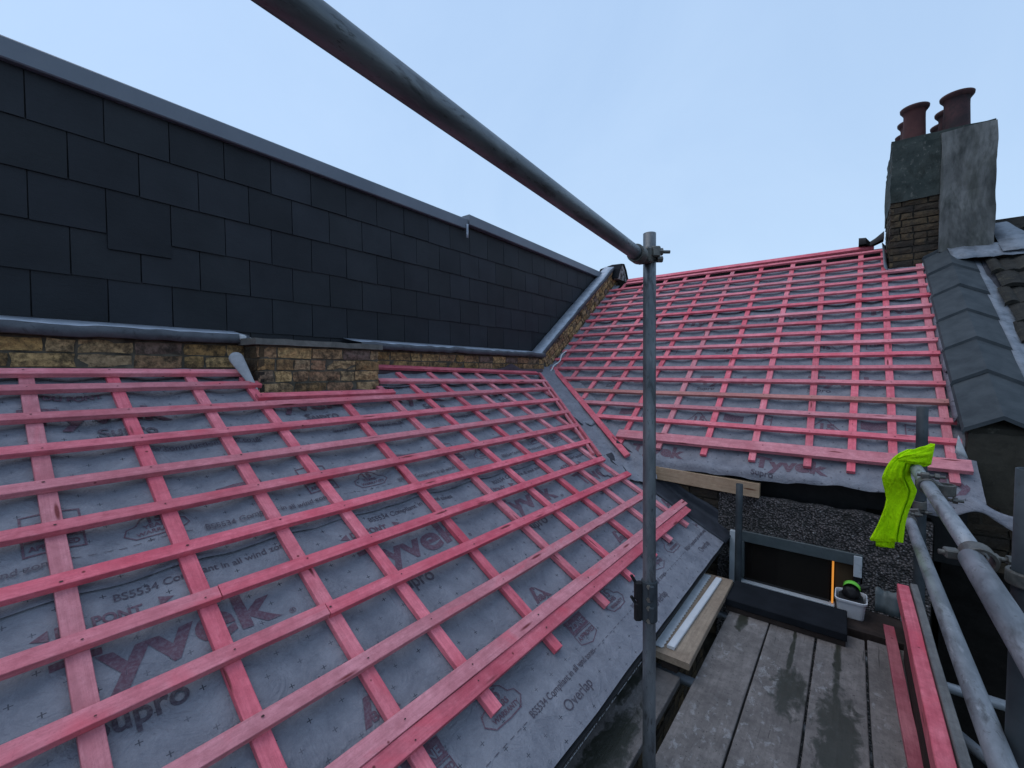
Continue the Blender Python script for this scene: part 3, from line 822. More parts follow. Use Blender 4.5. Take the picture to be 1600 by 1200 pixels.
# pier: stub of an old chimney
pier=empty('brick_pier',(-3.0,1.55,-.1),'short yellow brick pier standing proud of the parapet, capped by a thin stone slab','brick pier')
bricks('brickwork',wallframe((-2.875,1.135,-.150),(0,1,0),(1,0,0)),.855,.315,M_brick,M_mortar,pier,seed=11,bh=.066)
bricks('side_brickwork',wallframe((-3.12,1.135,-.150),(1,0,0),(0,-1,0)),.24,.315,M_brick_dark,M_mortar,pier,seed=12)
box_obj('mortar',(-3.13,1.142,-.5),(-2.884,1.985,.165),M_mortar,pier,bev=0)
bm=bmesh.new(); n=26; top=[];bot=[]
for i in range(n+1):
    y=1.105+.905*i/n; j1=.006*noise.noise(V((y*9,0,0)))
    top.append([bm.verts.new((-2.852+j1,y,.198+j1)),bm.verts.new((-3.14,y,.204))]); bot.append([bm.verts.new((-2.848+j1*.5,y,.160+j1*.6)),bm.verts.new((-3.14,y,.160))])
for i in range(n):
    bm.faces.new((top[i][0],top[i+1][0],top[i+1][1],top[i][1])); bm.faces.new((bot[i][0],bot[i][1],bot[i+1][1],bot[i+1][0])); bm.faces.new((top[i][0],bot[i][0],bot[i+1][0],top[i+1][0]))
for q in (0,n): bm.faces.new((top[q][0],top[q][1],bot[q][1],bot[q][0]))
link('stone_slab',from_bm(bm),mat_simple('lichen_stone',(.10,.10,.092),(.17,.165,.15),14,.9,.1,0,.7,60,.005),pier)
rows=[[V((-2.868+.012*math.sin(9*t),1.13+.86*t,-.165+.0*q+q*(.022+.018*noise.noise(V((t*7,0,3)))))) for q in (0,.5,1)] for t in [i/24 for i in range(25)]]
ribbon('felt_upstand',rows,M_feltp,pier,.003)
# curled white paper at pier's left foot
rows=[]
for i in range(12):
    t=i/11; ax=V((-2.985+.12*t,1.045+.075*t,.075-.215*t)); rr=.030*(1-t)+.007
    rows.append([ax+V((rr*cos(a)*.6,rr*cos(a)*.9,rr*sin(a))) for a in [k/10*pi*1.35-.5 for k in range(11)]])
curl=ribbon('membrane_offcut',rows,M_paper,None,.0015); tag(curl,'white rolled curl of membrane propped against the left foot of the brick pier','membrane offcut')

# ------------------------------------------------------------------ SLATE-CLAD WALL
cl_=empty('slate_clad_wall',(-3.4,3.0,.9),'tall wall of large dark slates with a grey roof trim, behind the brick parapet','wall')
bm=bmesh.new(); tl=bm.loops.layers.float_color.new('tint'); rnd=random.Random(5)
zs=[.00,.27,.525,.78,1.037,1.295,1.56]
SX=-3.385
for r_ in range(6):
    z0,z1=zs[r_],zs[r_+1]; off=.23 if (5-r_)%2==0 else .38
    y=off-.2995*9
    while y<7.3:
        g0=.0022; a=y+g0; b=y+.2995-g0; zz=z0+rnd.uniform(-.0025,.0025); odd=(r_==3 and abs(y-.53)<.01)
        y+=.2995
        if r_==3 and abs(a-g0-.53)<.0: pass
        th=.006+rnd.uniform(-.0008,.0012); x1=SX+th*2+rnd.uniform(0,.0012)
        if odd or (r_==3 and .45<a<.62): zz-=.085; x1+=.003
        vs=[bm.verts.new(p) for p in ((x1,a+rnd.uniform(0,.002),zz),(x1,b-rnd.uniform(0,.002),zz+rnd.uniform(-.0035,.0035)),(SX+.004,b,z1+.01),(SX+.004,a,z1+.01),(x1-th,a,zz),(x1-th,b,zz),(SX-.004,b,z1+.01),(SX-.004,a,z1+.01))]
        fs=[bm.faces.new([vs[k] for k in q]) for q in ((0,1,2,3),(0,4,5,1),(1,5,6,2),(0,3,7,4))]
        t=rnd.uniform(.78,1.18); tb=t*rnd.uniform(.98,1.05)
        for f in fs:
            for lp in f.loops: lp[tl]=(t,t,tb,1)
link('slate_cladding',from_bm(bm),M_slate,cl_)
box_obj('backing',(SX-.3,-2.6,-.4),(SX-.006,7.25,1.60),M_black,cl_,bev=0)
def trim(name,y0,y1,z0a,z1a,z0b,z1b,x):
    bm=bmesh.new()
    pr_=[(-.25,1),(0,1),(.006,.93),(.006,.06),(.0,0),(-.25,0)]
    A=[bm.verts.new((x+a,y0,z0a+(z1a-z0a)*b)) for a,b in pr_]; B=[bm.verts.new((x+a,y1,z0b+(z1b-z0b)*b)) for a,b in pr_]
    for i in range(6): bm.faces.new((A[i],A[(i+1)%6],B[(i+1)%6],B[i]))
    bm.faces.new(A);bm.faces.new(B)
    return link(name,from_bm(bm),M_trim,cl_)
trim('roof_trim',-2.6,3.46,1.548,1.658,1.548,1.658,SX+.04)
trim('roof_trim',3.47,7.2,1.600,1.712,1.545,1.640,SX+.055)
box_obj('flat_roof',(SX-4,-2.6,1.50),(SX-.02,7.2,1.592),M_trim,cl_,bev=0)
rows=[[V((SX+.046,3.36+.03*t+.10*q,1.555-.07*t+.02*q)) for q in (0,.5,1)] for t in (0,.5,1)]
ribbon('sealant_smear',[[V((SX+.05+.003*k,3.43+.012*k,1.60-.05*j)) for k in range(3)] for j in range(4)],M_lead,cl_,.003)

# ------------------------------------------------------------------ SLOPING VERGE PARAPET left of the far slope
ver=empty('verge_parapet',(-3.3,5.6,.6),'sloping brick verge topped with blue-grey lead, climbing between slate wall and far battens','wall')
mwv=Matrix((tR,V((-1,0,0)),nR)).transposed().to_4x4(); mwv.translation=FR(-3.212,3.98,-.05)
bricks('brickwork',mwv,2.72,.30,M_brick,M_mortar,ver,seed=21,bl=.105,bh=.066,j=.014)
prism('mortar',[FR(-3.226,3.9,-.4),FR(-3.226,6.66,-.4),FR(-3.226,6.66,.235),FR(-3.226,3.9,.235)],(-.17,0,0),M_mortar,ver)
lead_obj('lead_capping',lead_run('l',FR(-3.205,3.84,.288),FR(-3.205,6.60,.288),(1,0,0),.155,ver,.05,.005,9,up=nR,n=80),ver)
rows=[]
for i in range(60):
    s_=4.02+2.45*i/59; r=.010*noise.noise(V((s_*7,0,0)))
    rows.append([FR(-3.12,s_,-.014),FR(-3.19+r,s_,-.005+r),FR(-3.204,s_,.018+.014*noise.noise(V((s_*5,3,0))))])
ribbon('membrane_upstand',rows,M_mem,ver,.002)
rows=[]
for i in range(14):
    t=i/13; s_=3.86+.5*t
    rows.append([FR(-3.12+.012*sin(14*t),s_,.055+.012*sin(9*t)),FR(-3.105+.012*sin(14*t),s_,.047+.012*sin(9*t))])
ribbon('torn_tape',rows,M_white,ver,.002)
# capping ridge tile at the head
rt=empty('ridge_end_tile',tuple(FR(-3.25,6.7,.2)),'dark angular ridge end tile with a mortared face, at the top of the lead verge','ridge tile')
prof=[(6.80,1.545),(6.87,1.70),(6.955,1.80),(7.02,1.81),(7.11,1.72),(7.21,1.545)]
bm=bmesh.new(); rings=[]
for x,dz in ((-3.095,0),(-3.11,.006),(-3.28,.012),(-3.50,-.03)): rings.append([bm.verts.new((x,y,z+dz)) for y,z in prof])
for a,b in zip(rings,rings[1:]):
    for i in range(len(prof)-1): bm.faces.new((a[i],a[i+1],b[i+1],b[i]))
o=link('tile_shell',from_bm(bm),M_slab,rt); md=o.modifiers.new('s','SOLIDIFY'); md.thickness=.016; md.offset=1
bm=bmesh.new(); a=[bm.verts.new((-3.112,7.005+(y-7.005)*.96,1.545+(z-1.545)*.97)) for y,z in prof]; b=[bm.verts.new((-3.45,7.005+(y-7.005)*.96,1.545+(z-1.545)*.97)) for y,z in prof]
bm.faces.new(a); bm.faces.new(b)
for i in range(6): bm.faces.new((a[i],a[(i+1)%6],b[(i+1)%6],b[i]))
link('mortar_fill',from_bm(bm),mat_simple('pale_mortar_fill',(.14,.13,.125),(.42,.40,.39),9,.9,.1,0,.5,40,.005,(1,1,1),ex_specks((.03,.025,.022),8,.5,.58,.95)),rt)

# ------------------------------------------------------------------ CHIMNEY
ch=empty('chimney_stack',(.7,7.0,1.2),'tall chimney of sooty brick and patched render with six terracotta pots, on the far ridge','chimney')
def rough_block(name,x0,x1,y0,y1,z0,z1,m,amp=.012,n=14,seed=0):
    bm=bmesh.new(); bm_box(bm,(x0,y0,z0),(x1,y1,z1)); 
    bmesh.ops.subdivide_edges(bm,edges=bm.edges[:],cuts=n,use_grid_fill=True)
    for v in bm.verts:
        c=v.co; d=noise.noise_vector(V((c.x*4+seed,c.y*4,c.z*4)))*amp+noise.noise_vector(V((c.x*14+seed,c.y*14,c.z*14)))*amp*.35; v.co=c+d
    return link(name,from_bm(bm),m,ch,smooth=False)
rough_block('core',.315,.735,6.545,7.62,.6,2.46,M_mortar_dark,.006)
bricks('brickwork',wallframe((.305,6.53,1.02),(1,0,0),(0,-1,0)),.42,.93,M_brick_dark,M_mortar_dark,ch,seed=31,bh=.062,j=.013,bl=.20)
bricks('side_brickwork',wallframe((.305,7.60,1.02),(0,-1,0),(-1,0,0)),1.07,1.4,M_brick_dark,M_mortar_dark,ch,seed=32,bh=.062,j=.013)
rough_block('patchy_render',.298,.74,6.515,7.63,1.90,2.50,M_render_g,.014,22,3)
rough_block('render',.70,1.105,6.485,7.64,1.285,2.535,M_render,.012,24,7)
rough_block('mortar_cap',.305,1.09,6.53,7.60,2.49,2.575,M_render_g,.02,12,9)
def lathe(prof,seg=28):
    bm=bmesh.new(); rs=[[bm.verts.new((r*cos(2*pi*k/seg),r*sin(2*pi*k/seg),z)) for k in range(seg)] for r,z in prof]
    for a,b in zip(rs,rs[1:]):
        for k in range(seg): bm.faces.new((a[k],a[(k+1)%seg],b[(k+1)%seg],b[k]))
    return bm
for x,zz,rr in ((.495,0,.108),(.832,.01,.118)):
    for j,y in enumerate((6.73,7.10,7.46)):
        k=rr/.112
        H=.43
        bm=lathe([(.112*k,0),(.104*k,.10),(.098*k,.30),(.098*k,H-.07),(.108*k,H-.045),(.126*k,H-.015),(.128*k,H),(.112*k,H),(.098*k,H-.03),(.085*k,.2)])
        po=link('chimney_pot',from_bm(bm),M_terra if (x<.6) else mat_simple('dull_terracotta_pot',(.055,.028,.032),(.085,.04,.042),8,.8,.2,0,.4,40,.004,(1,1,1),ex_specks((.03,.024,.026),5,.45,.62,.85)) if j==0 and x>.6 else (M_terra if x<.6 else bpy.data.materials['dull_terracotta_pot']),ch,Matrix.Translation((x,y,2.545+zz)),smooth=True)
        bm=lathe([(.110*k,H-.045),(.130*k,H-.017),(.132*k,H+.003),(.112*k,H+.003)])
        link('pot_rim',from_bm(bm),M_sooty,po,Matrix.Translation((x,y,2.545+zz)),smooth=True)
        PM.pop('x',None)
# lead at its foot
rows=[[V((.765+.50*t+.02*q,6.50-.22*q+.02*noise.noise(V((t*6,q,0))),1.315-.17*q-.02*t+.012*noise.noise(V((t*8,q*3,1))))) for q in (0,.3,.6,1)] for t in [i/16 for i in range(17)]]
ribbon('lead_apron',rows,M_leadm,ch,.004)
rows=[[V((.31+.27*t,6.505-.10*q,1.14-.06*q+.012*noise.noise(V((t*9,q*3,1))))) for q in (0,.5,1)] for t in [i/10 for i in range(11)]]
ribbon('lead_apron',rows,M_leadd,ch,.004)
rows=[[V((.29-.035*q,6.43+.62*t,1.17+.42*t+.05*q-.05)) for q in (0,.5,1)] for t in [i/10 for i in range(11)]]
ribbon('lead_side_flashing',rows,M_leadm,ch,.004)
# broken ridge tile against the stack
rt2=empty('broken_ridge_tile',(.2,7.0,1.6),'broken black ridge tile on the ridge against the left side of the chimney','ridge tile')
bm=bmesh.new(); ns=12; rings=[]
for x,rr,dz in ((.0,.075,0),(.07,.07,.0),(.11,.05,-.03),(.16,.06,-.01),(.24,.085,.03)):
    rings.append([bm.verts.new((.03+x,7.0+rr*cos(a),1.575+dz+rr*1.3*sin(a))) for a in [pi*k/ns for k in range(ns+1)]])
for a,b in zip(rings,rings[1:]):
    for k in range(ns): bm.faces.new((a[k],a[k+1],b[k+1],b[k]))
bm.faces.new(rings[0]); bm.faces.new(rings[-1])
link('tile_piece',from_bm(bm),M_black,rt2,smooth=False)

# ------------------------------------------------------------------ COPING WALL right of the far slope
cw=empty('coping_wall',(.77,5.3,-.2),'sloping party wall capped with grey saddleback coping tiles, right of the far battens','wall')
za=lambda y:-.246+(y-4.17)*.664
ysz=[4.08,4.53,4.93,5.33,5.74,6.15,6.52,6.86]
for i in range(len(ysz)-1):
    y0,y1=ysz[i],ysz[i+1]+.05
    bm=bmesh.new(); jx=random.uniform(-.006,.006); dz=.022+random.uniform(-.003,.003)
    prof=[(-.185,-.115),(-.175,-.088),(0,0),(.185,-.098),(.195,-.125)]
    A=[bm.verts.new((.765+jx+x,y0,za(y0)+z+dz+.004)) for x,z in prof]; B=[bm.verts.new((.765+jx+x,y1,za(y1)+z-.004)) for x,z in prof]
    A2=[bm.verts.new((.765+jx+x*.97,y0,za(y0)+z+dz-.022)) for x,z in prof]; B2=[bm.verts.new((.765+jx+x*.97,y1,za(y1)+z-.026)) for x,z in prof]
    for k in range(4): bm.faces.new((A[k],A[k+1],B[k+1],B[k])); bm.faces.new((A2[k],B2[k],B2[k+1],A2[k+1])); bm.faces.new((A[k],A2[k],A2[k+1],A[k+1]))
    for k in (0,4): bm.faces.new((A[k],B[k],B2[k],A2[k]))
    es=[e for e in bm.edges if e.is_boundary==False]
    link('coping_tile',from_bm(bm),M_coping,cw)
def wall_slope(name,x0,x1,y0,y1,dz,zb,m):
    pts=[V((x0,y0,za(y0)+dz)),V((x0,y1,za(y1)+dz)),V((x0,y1,zb)),V((x0,y0,zb))]
    return prism(name,pts,(x1-x0,0,0),m,cw)
wall_slope('wall_core',.625,.945,4.14,7.4,-.105,-7,M_render_b)
bm=bmesh.new(); bm_box(bm,(.612,4.115,-1.02),(.955,4.20,-.405)); bmesh.ops.subdivide_edges(bm,edges=bm.edges[:],cuts=12,use_grid_fill=True)
for v in bm.verts: v.co+=noise.noise_vector(v.co*9)*.010
link('rendered_end',from_bm(bm),M_render_b,cw)
bricks('end_brickwork',wallframe((.60,4.112,-1.45),(1,0,0),(0,-1,0)),.40,.60,M_brick_black,M_mortar_dark,cw,seed=41)
box_obj('lower_wall_shade',(.50,4.09,-7),(.99,4.36,-1.30),M_shade_wall,cw,bev=0)  # added dark box before the wall, its colour standing in for shade
rows=[[V((.945+.14*q,y,za(y)-.10-.055*q+.010*noise.noise(V((y*5,q*2,0))))) for q in (0,.35,.7,1)] for y in [4.1+2.45*i/40 for i in range(41)]]
ribbon('lead_flashing',rows,M_leadm,cw,.004)
rows=[[V((.60-.03*q,y,za(y)-.13-.07*q+.010*noise.noise(V((y*6,q*2,0))))) for q in (0,.5,1)] for y in [4.3+2.3*i/40 for i in range(41)]]
ribbon('torn_membrane_edge',rows,M_mem,cw,.003)
for y in (6.38,5.9,5.0,4.75):
    rows=[[V((.59-.018*q+.006*sin(8*t),y+.20*t,za(y+.2*t)-.115-.075*q*sin(pi*(.15+.7*t)))) for q in (0,.5,1)] for t in [k/6 for k in range(7)]]
    ribbon('torn_white_edge',rows,M_white if y>6 else M_mem,cw,.003)

# ------------------------------------------------------------------ NEIGHBOUR'S TILED ROOF
nb=empty('tiled_roof',(1.6,5.5,.5),'neighbouring dark mossy pantiled roof at the right edge beyond the coping wall','roof')
bm=bmesh.new(); rnd=random.Random(9)
D2=-2.78
def FT(x,s,h): return V((x,0,0))+tR*s+nR*(D2+h)
gx=.30; gy=.31
for j in range(13):
    s0=2.7+j*gy
    if s0>6.55: break
    for i in range(9):
        x0=1.045+i*gx-(.15 if j%2 else 0)
        ring=[]; jt=rnd.uniform(-.006,.006); 
        nx=10
        for (sv,hh) in ((s0,.035),(s0+.004,.040),(min(s0+gy+.03,6.62),.008)):
            row=[]
            for k in range(nx+1):
                q=k/nx; wv=.028*max(0,sin(q*pi*2))**.8 if q<.5 else .010*abs(sin((q-.5)*2*pi))
                row.append(bm.verts.new(FT(max(x0,1.02)+gx*q if x0>1.02 else 1.02+(x0+gx-1.02)*q,sv+jt,hh+wv+rnd.uniform(-.002,.002) - (.03 if hh==.035 else 0))))
            ring.append(row)
        for a,b in zip(ring,ring[1:]):
            for k in range(nx): bm.faces.new((a[k],a[k+1],b[k+1],b[k]))
link('roof_tiles',from_bm(bm),M_tile,nb)
prism('roof_body',[FT(1.0,2.6,-.01),FT(3.8,2.6,-.01),FT(3.8,6.62,-.01),FT(1.0,6.62,-.01)],(0,0,-.2),M_felt,nb)
prism('ridge_tiles',[FT(1.0,6.58,.02),FT(3.8,6.58,.02),FT(3.8,6.70,.055),FT(1.0,6.70,.055)],(0,.14,-.03),M_tile,nb)
rows=[[V((1.10+(.30-.17*t)*q+.03,6.30+.62*t,1.165+.425*t+.01+.008*noise.noise(V((t*6,q*4,0))))) for q in (0,.5,1)] for t in [k/14 for k in range(15)]]
ribbon('lead_soaker',rows,M_leadm,nb,.004)

# ------------------------------------------------------------------ HOUSE WALL under the far eave
WY=3.85
hw=empty('house_wall',(-.4,WY,-1.6),'pebbledashed house wall under the far eave, with a low dark window and a bare timber lath','wall')
# pebbledash panel with window opening  X -0.68..0.0 , z -1.65..-1.275
wx0,wx1,wz0,wz1=-.70,.085,-1.70,-1.272
def dash(x0,x1,z0,z1,nm='pebbledash',lefty=False):
    bm=bmesh.new(); nx=max(2,int((x1-x0)/.02)); nz=max(2,int((z1-z0)/.02)); g0=[]
    for i in range(nx+1):
        rr=[]
        for k in range(nz+1):
            x=x0+(x1-x0)*i/nx; z=z0+(z1-z0)*k/nz
            if lefty and i==0: x+=.025*noise.noise(V((z*14,3,0)))
            d=.010*noise.noise(V((x*11,z*11,0)))+.006*noise.noise(V((x*31,z*31,2)))
            if k==nz and z1>-1.1: z+=.014*noise.noise(V((x*9,0,0)))
            rr.append(bm.verts.new((x,WY-.012+d,z)))
        g0.append(rr)
    for i in range(nx):
        for k in range(nz): bm.faces.new((g0[i][k],g0[i+1][k],g0[i+1][k+1],g0[i][k+1]))
    # closed top edge
    for i in range(nx):
        a,b=g0[i][nz],g0[i+1][nz]; c=bm.verts.new((b.co.x,WY+.05,b.co.z)); d=bm.verts.new((a.co.x,WY+.05,a.co.z)); bm.faces.new((a,b,c,d))
    return link(nm,from_bm(bm),M_pebble,hw,smooth=True)
dash(-.845,.43,wz1,-.985,lefty=True); dash(wx1,.43,-3.2,wz1-.0005); dash(-.845,wx0,-3.2,wz1-.0005)
dash(wx0,wx1,-3.2,wz0)
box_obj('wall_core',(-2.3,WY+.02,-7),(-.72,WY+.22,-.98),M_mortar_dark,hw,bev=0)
box_obj('wall_core',(.10,WY+.02,-7),(.44,WY+.22,-1.0),M_shade_wall,hw,bev=0)  # near-black core, shade of the gap put into its colour
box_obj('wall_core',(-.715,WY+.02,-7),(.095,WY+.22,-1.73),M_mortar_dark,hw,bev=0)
bricks('brickwork',wallframe((-2.3,WY+.0,-2.2),(1,0,0),(0,-1,0)),1.47,1.24,M_brick_dark,M_mortar_dark,hw,seed=51,jit=.006)
box_obj('eaves_backboard',(-2.2,4.10,-1.3),(.62,4.14,-.84),M_black,hw,bev=0)
bar('bare_timber_plate',(-1.62,WY-.03,-.842),(-.545,WY-.03,-.872),(0,0,1),.05,.112,M_fresh,hw)
win=box_obj('window',(wx0,WY-.028,wz1-.085),(wx1,WY+.045,wz1),M_frameg,hw,bev=.004)   # head of the frame
PMw=PM[win.name]
def wpart(n,lo,hi,m,bev=.003): return box_obj(n,lo,hi,m,win,bev=bev)
wpart('frame_jamb',(wx0-.052,WY-.045,wz0),(wx0,WY+.04,wz1-.01),M_upvc)
wpart('frame_jamb',(wx0+.001,WY-.03,wz0+.05),(wx0+.05,WY+.04,wz1-.086),M_frameg)
wpart('frame_rail',(wx0+.0,WY-.032,wz0-.0),(wx1,WY+.04,wz0+.024),M_upvc)
wpart('frame_jamb',(wx1-.05,WY-.034,wz1-.16),(wx1-.004,WY+.04,wz1-.012),M_upvc)
wpart('frame_jamb',(wx1-.05,WY-.020,wz0+.03),(wx1-.008,WY+.04,wz1-.162),M_black)
wpart('pane',(wx0+.05,WY+.012,wz0+.025),(-.098,WY+.018,wz1-.086),M_glass,0)
wpart('lit_edge',(-.086,WY-.006,wz0+.03),(-.074,WY+.012,wz1-.088),M_amber,0)
wpart('curtain',(-.066,WY+.010,wz0+.03),(wx1-.052,WY+.016,wz1-.088),M_inner,0)
wpart('window_lining',(wx0+.02,WY+.10,wz0),(wx1,WY+.13,wz1),M_black,0)
# paper / lead scrap at the wall foot
# ------------------------------------------------------------------ SCAFFOLD DECK
DZ=-1.52
def plank(x0,x1,y0,y1,z=DZ,lab=None,bow=.0,endz=0,blobs=()):
    o=bar('scaffold_board',((x0+x1)/2,y0,z),((x0+x1)/2+bow,y1,z+endz),(0,0,1),x1-x0,.038,mat_deck(blobs),None,bev=.003)
    return tag(o,lab,'scaffold board','weathered boards of the scaffold deck')
plank(-.583,-.366,-1.2,3.05,lab='weathered grey scaffold board, leftmost of the four long deck boards',blobs=[(4.1,.02,.12,.03)])
plank(-.357,-.137,-1.2,3.10,DZ-.003,'grey scaffold board with a wet patch, second long deck board from the left',endz=.001,blobs=[(3.60,-.045,.20,.075),(3.95,-.02,.35,.012)])
plank(-.127,.084,-1.2,3.12,DZ,'grey scaffold board with dark stains, third long deck board from the left',blobs=[(3.42,.0,.36,.085),(3.95,.01,.45,.018)])
plank(.096,.303,-1.2,3.14,DZ-.002,'pale grey scaffold board beside the lying pink batten, rightmost of the long deck boards')
plank(-.862,-.640,-1.2,2.16,DZ+.006,'short damp scaffold board tucked under the near eave, left of the upright tube',blobs=[(2.75,-.02,.30,.075),(3.15,.06,.2,.03)])
# transoms beneath
for i,(y,lab) in enumerate(((2.26,'pale scaffold tube crossing beneath the boards under the cut end of the short board'),(3.02,'scaffold tube crossing beneath the far ends of the deck boards'),(.9,'scaffold tube crossing beneath the near part of the deck'))):
    o=tube_obj('scaffold_tube',(-1.05,y,DZ-.068),(.62,y+.02,DZ-.072),.02415,M_galv,None); tag(o,lab,'scaffold tube','cross tubes under the deck')
# offcut with its block
blk=box_obj('timber_block',(-.735,2.17,-1.508),(-.655,2.35,-1.453),M_bark,None); tag(blk,'dark timber block propping the near end of the light offcut board','timber block')
blk=box_obj('timber_block',(-.78,3.0,-1.60),(-.66,3.14,-1.453),M_bark,None); tag(blk,'dark timber block under the far end of the light offcut board','timber block')
o=bar('offcut_board',(-.684,2.145,-1.418),(-.699,3.20,-1.418),(0,0,1),.185,.034,M_ply,None,bev=.003); tag(o,'light brown offcut board laid beside the near eave carrying a saw and a white strip','board')
# saw
saw=empty('handsaw',(-.77,2.7,-1.41),'long steel saw blade with toothed edge lying on the offcut board beside the eave','saw')
bm=bmesh.new(); P0=V((-.757,2.18,-1.4145));P1=V((-.762,3.17,-1.4145)); n=58
L=[];Rr_=[]
for i in range(n+1):
    t=i/n; c=P0.lerp(P1,t); L.append(c+V((-.020,0,0)))
    Rr_.append(c+V((.020+(.007 if i%2 else 0),0,0)))
for z in (0,.0025):
    vl=[bm.verts.new(p+V((0,0,z))) for p in L]; vr=[bm.verts.new(p+V((0,0,z))) for p in Rr_]
    for i in range(n): bm.faces.new((vl[i],vl[i+1],vr[i+1],vr[i]))
    if z==0: lo=(vl,vr)
    else:
        for i in range(n):
            bm.faces.new((lo[0][i],lo[0][i+1],vl[i+1],vl[i])); bm.faces.new((lo[1][i],vr[i],vr[i+1],lo[1][i+1]))
link('blade',from_bm(bm),M_sawm,saw)
o=bar('white_plastic_strip',(-.700,2.20,-1.400),(-.684,3.15,-1.402),(0,0,1),.038,.016,M_white,None,bev=.003); tag(o,'white plastic strip lying on the offcut board to the right of the saw','plastic strip')
# dark slab
sl=empty('charcoal_board',(-.3,3.1,-1.45),'charcoal board lying across the far ends of the deck boards below the window','board')
mw=frame((-.605,3.10,-1.440),(1,.01,-.004),(0,0,1))
bm=bmesh.new(); bm_box(bm,(0,-.135,-.045),(.612,.165,0),.004); link('top_panel',from_bm(bm),M_slab,sl,mw)
bm=bmesh.new(); bm_box(bm,(.004,-.128,-.080),(.606,.16,-.046),.003); link('brown_edge',from_bm(bm),M_bark,sl,mw)
# bucket
bk=empty('bucket',(.015,3.36,-1.52),'small white plastic tub with dark contents, standing at the right end of the charcoal board','bucket')
def rrect(hx,hy,r,n=5):
    out=[]
    for cx_,cy_,a0 in ((hx-r,hy-r,0),(-hx+r,hy-r,90),(-hx+r,-hy+r,180),(hx-r,-hy+r,270)):
        for k in range(n+1): a=R(a0+90*k/n); out.append((cx_+r*cos(a),cy_+r*sin(a)))
    return out
bm=bmesh.new(); rs=[]
for z,k in ((0,.84),(.005,.86),(.13,.98),(.133,1.06),(.150,1.07),(.152,1.0),(.14,.97),(.02,.84)):
    rs.append([bm.verts.new((x*k,y*k,z)) for x,y in rrect(.078,.088,.03)])
for a,b in zip(rs,rs[1:]):
    for k in range(len(a)): bm.faces.new((a[k],a[(k+1)%len(a)],b[(k+1)%len(a)],b[k]))
bm.faces.new(rs[0]); bm.faces.new(rs[-1])
link('tub',from_bm(bm),M_white,bk,Matrix.Translation((.022,3.37,DZ+.022))@Matrix.Diagonal((.95,.95,.74,1)),smooth=False)
bm=bmesh.new(); bm_box(bm,(-.06,-.074,.07),(.06,.074,.113),.01); link('contents',from_bm(bm),M_black,bk,Matrix.Translation((.022,3.37,DZ+.012)))
gl=empty('work_glove',(.03,3.38,-1.36),'black work glove with lime green cuff stuffed in the white tub','glove')
bm=bmesh.new(); bmesh.ops.create_icosphere(bm,subdivisions=3,radius=.05)
for v in bm.verts: v.co=V((v.co.x*.9,v.co.y*.8,v.co.z*.95))+noise.noise_vector(v.co*30)*.012
link('palm',from_bm(bm),M_black,gl,Matrix.Translation((.022,3.37,-1.365)),smooth=True)
for k in range(4):
    bm=bmesh.new(); bmesh.ops.create_icosphere(bm,subdivisions=2,radius=.012)
    for v in bm.verts: v.co=V((v.co.x,v.co.y,v.co.z*2.6))+V((0,0,.0))
    link('finger',from_bm(bm),M_black,gl,Matrix.Translation((.035+.017*k,3.40-.012*k,-1.335+.006*k))@Matrix.Rotation(.4*k-.2,4,'Y'),smooth=True)
pts=[V((.022-.048*cos(a)+.0*a,3.345+.0*a,-1.352+.052*sin(a))) for a in [pi*k/12 for k in range(2,12)]]
rows=[[p+V((0,0,0)),p+V((.004,.02,.006)),p+V((.002,.045,.002))] for p in pts]
ribbon('cuff',rows,M_glove,gl,.004)
# grey bent sheet + stick right of the bucket
rows=[[V((.14+.12*t,3.52-.05*q+.01*sin(6*t),-1.36-.125*q+.02*noise.noise(V((t*4,q*3,0))))) for q in (0,.33,.66,1)] for t in [k/10 for k in range(11)]]
o=ribbon('bent_sheet',rows,M_frameg,None,.003); tag(o,'bent grey plastic sheet leaning at the wall foot right of the white tub','plastic sheet')
o=tube_obj('white_stick',(.265,3.46,-1.52),(.262,3.47,-1.375),.006,M_upvc,None,False,10); tag(o,'thin pale upright stick between the grey sheet and the pink timber','stick')
# rubble at the deck end
o=box_obj('timber_sole',(-.06,3.17,-1.60),(.33,3.48,-1.499),M_bark,None); tag(o,'dark dirty timber bearer at the deck end below the white tub','timber')
# pink timbers along the right
o=bar('pink_batten',(.198,3.34,-1.494),(.285,-.6,-1.494),(0,0,1),.050,.025,M_pink_shade,None); tag(o,'dull pink batten, shade put into its colour, lying flat on the rightmost deck board','timber batten','loose pink timbers on the deck')
o=bar('pink_timber',(.2580,3.34,-1.232),(.2580,-.6,-1.232),(0,0,1),.052,.085,M_pink,None,bev=.003); tag(o,'thick bright pink timber standing on edge against the toe board','timber','loose pink timbers on the deck')
o=bar('toe_board',(.303,3.36,-1.222),(.303,-.8,-1.222),(0,0,1),.032,.30,M_greyw,None,bev=.003); tag(o,'weathered grey toe board on edge along the right side of the deck','toe board')

o=box_obj('timber_packer',(.242,-.5,-1.515),(.282,3.02,-1.319),M_bark,None); tag(o,'dark timber packer under the thick pink timber, beside the toe board','timber')
# ------------------------------------------------------------------ SCAFFOLD TUBES
TR=.02415
def sc_tube(P,Q,lab,m=None,grp=None,r=TR,name='scaffold_tube'):
    o=tube_obj(name,P,Q,r,m or M_galv,None); tag(o,lab,'scaffold tube',grp); return o
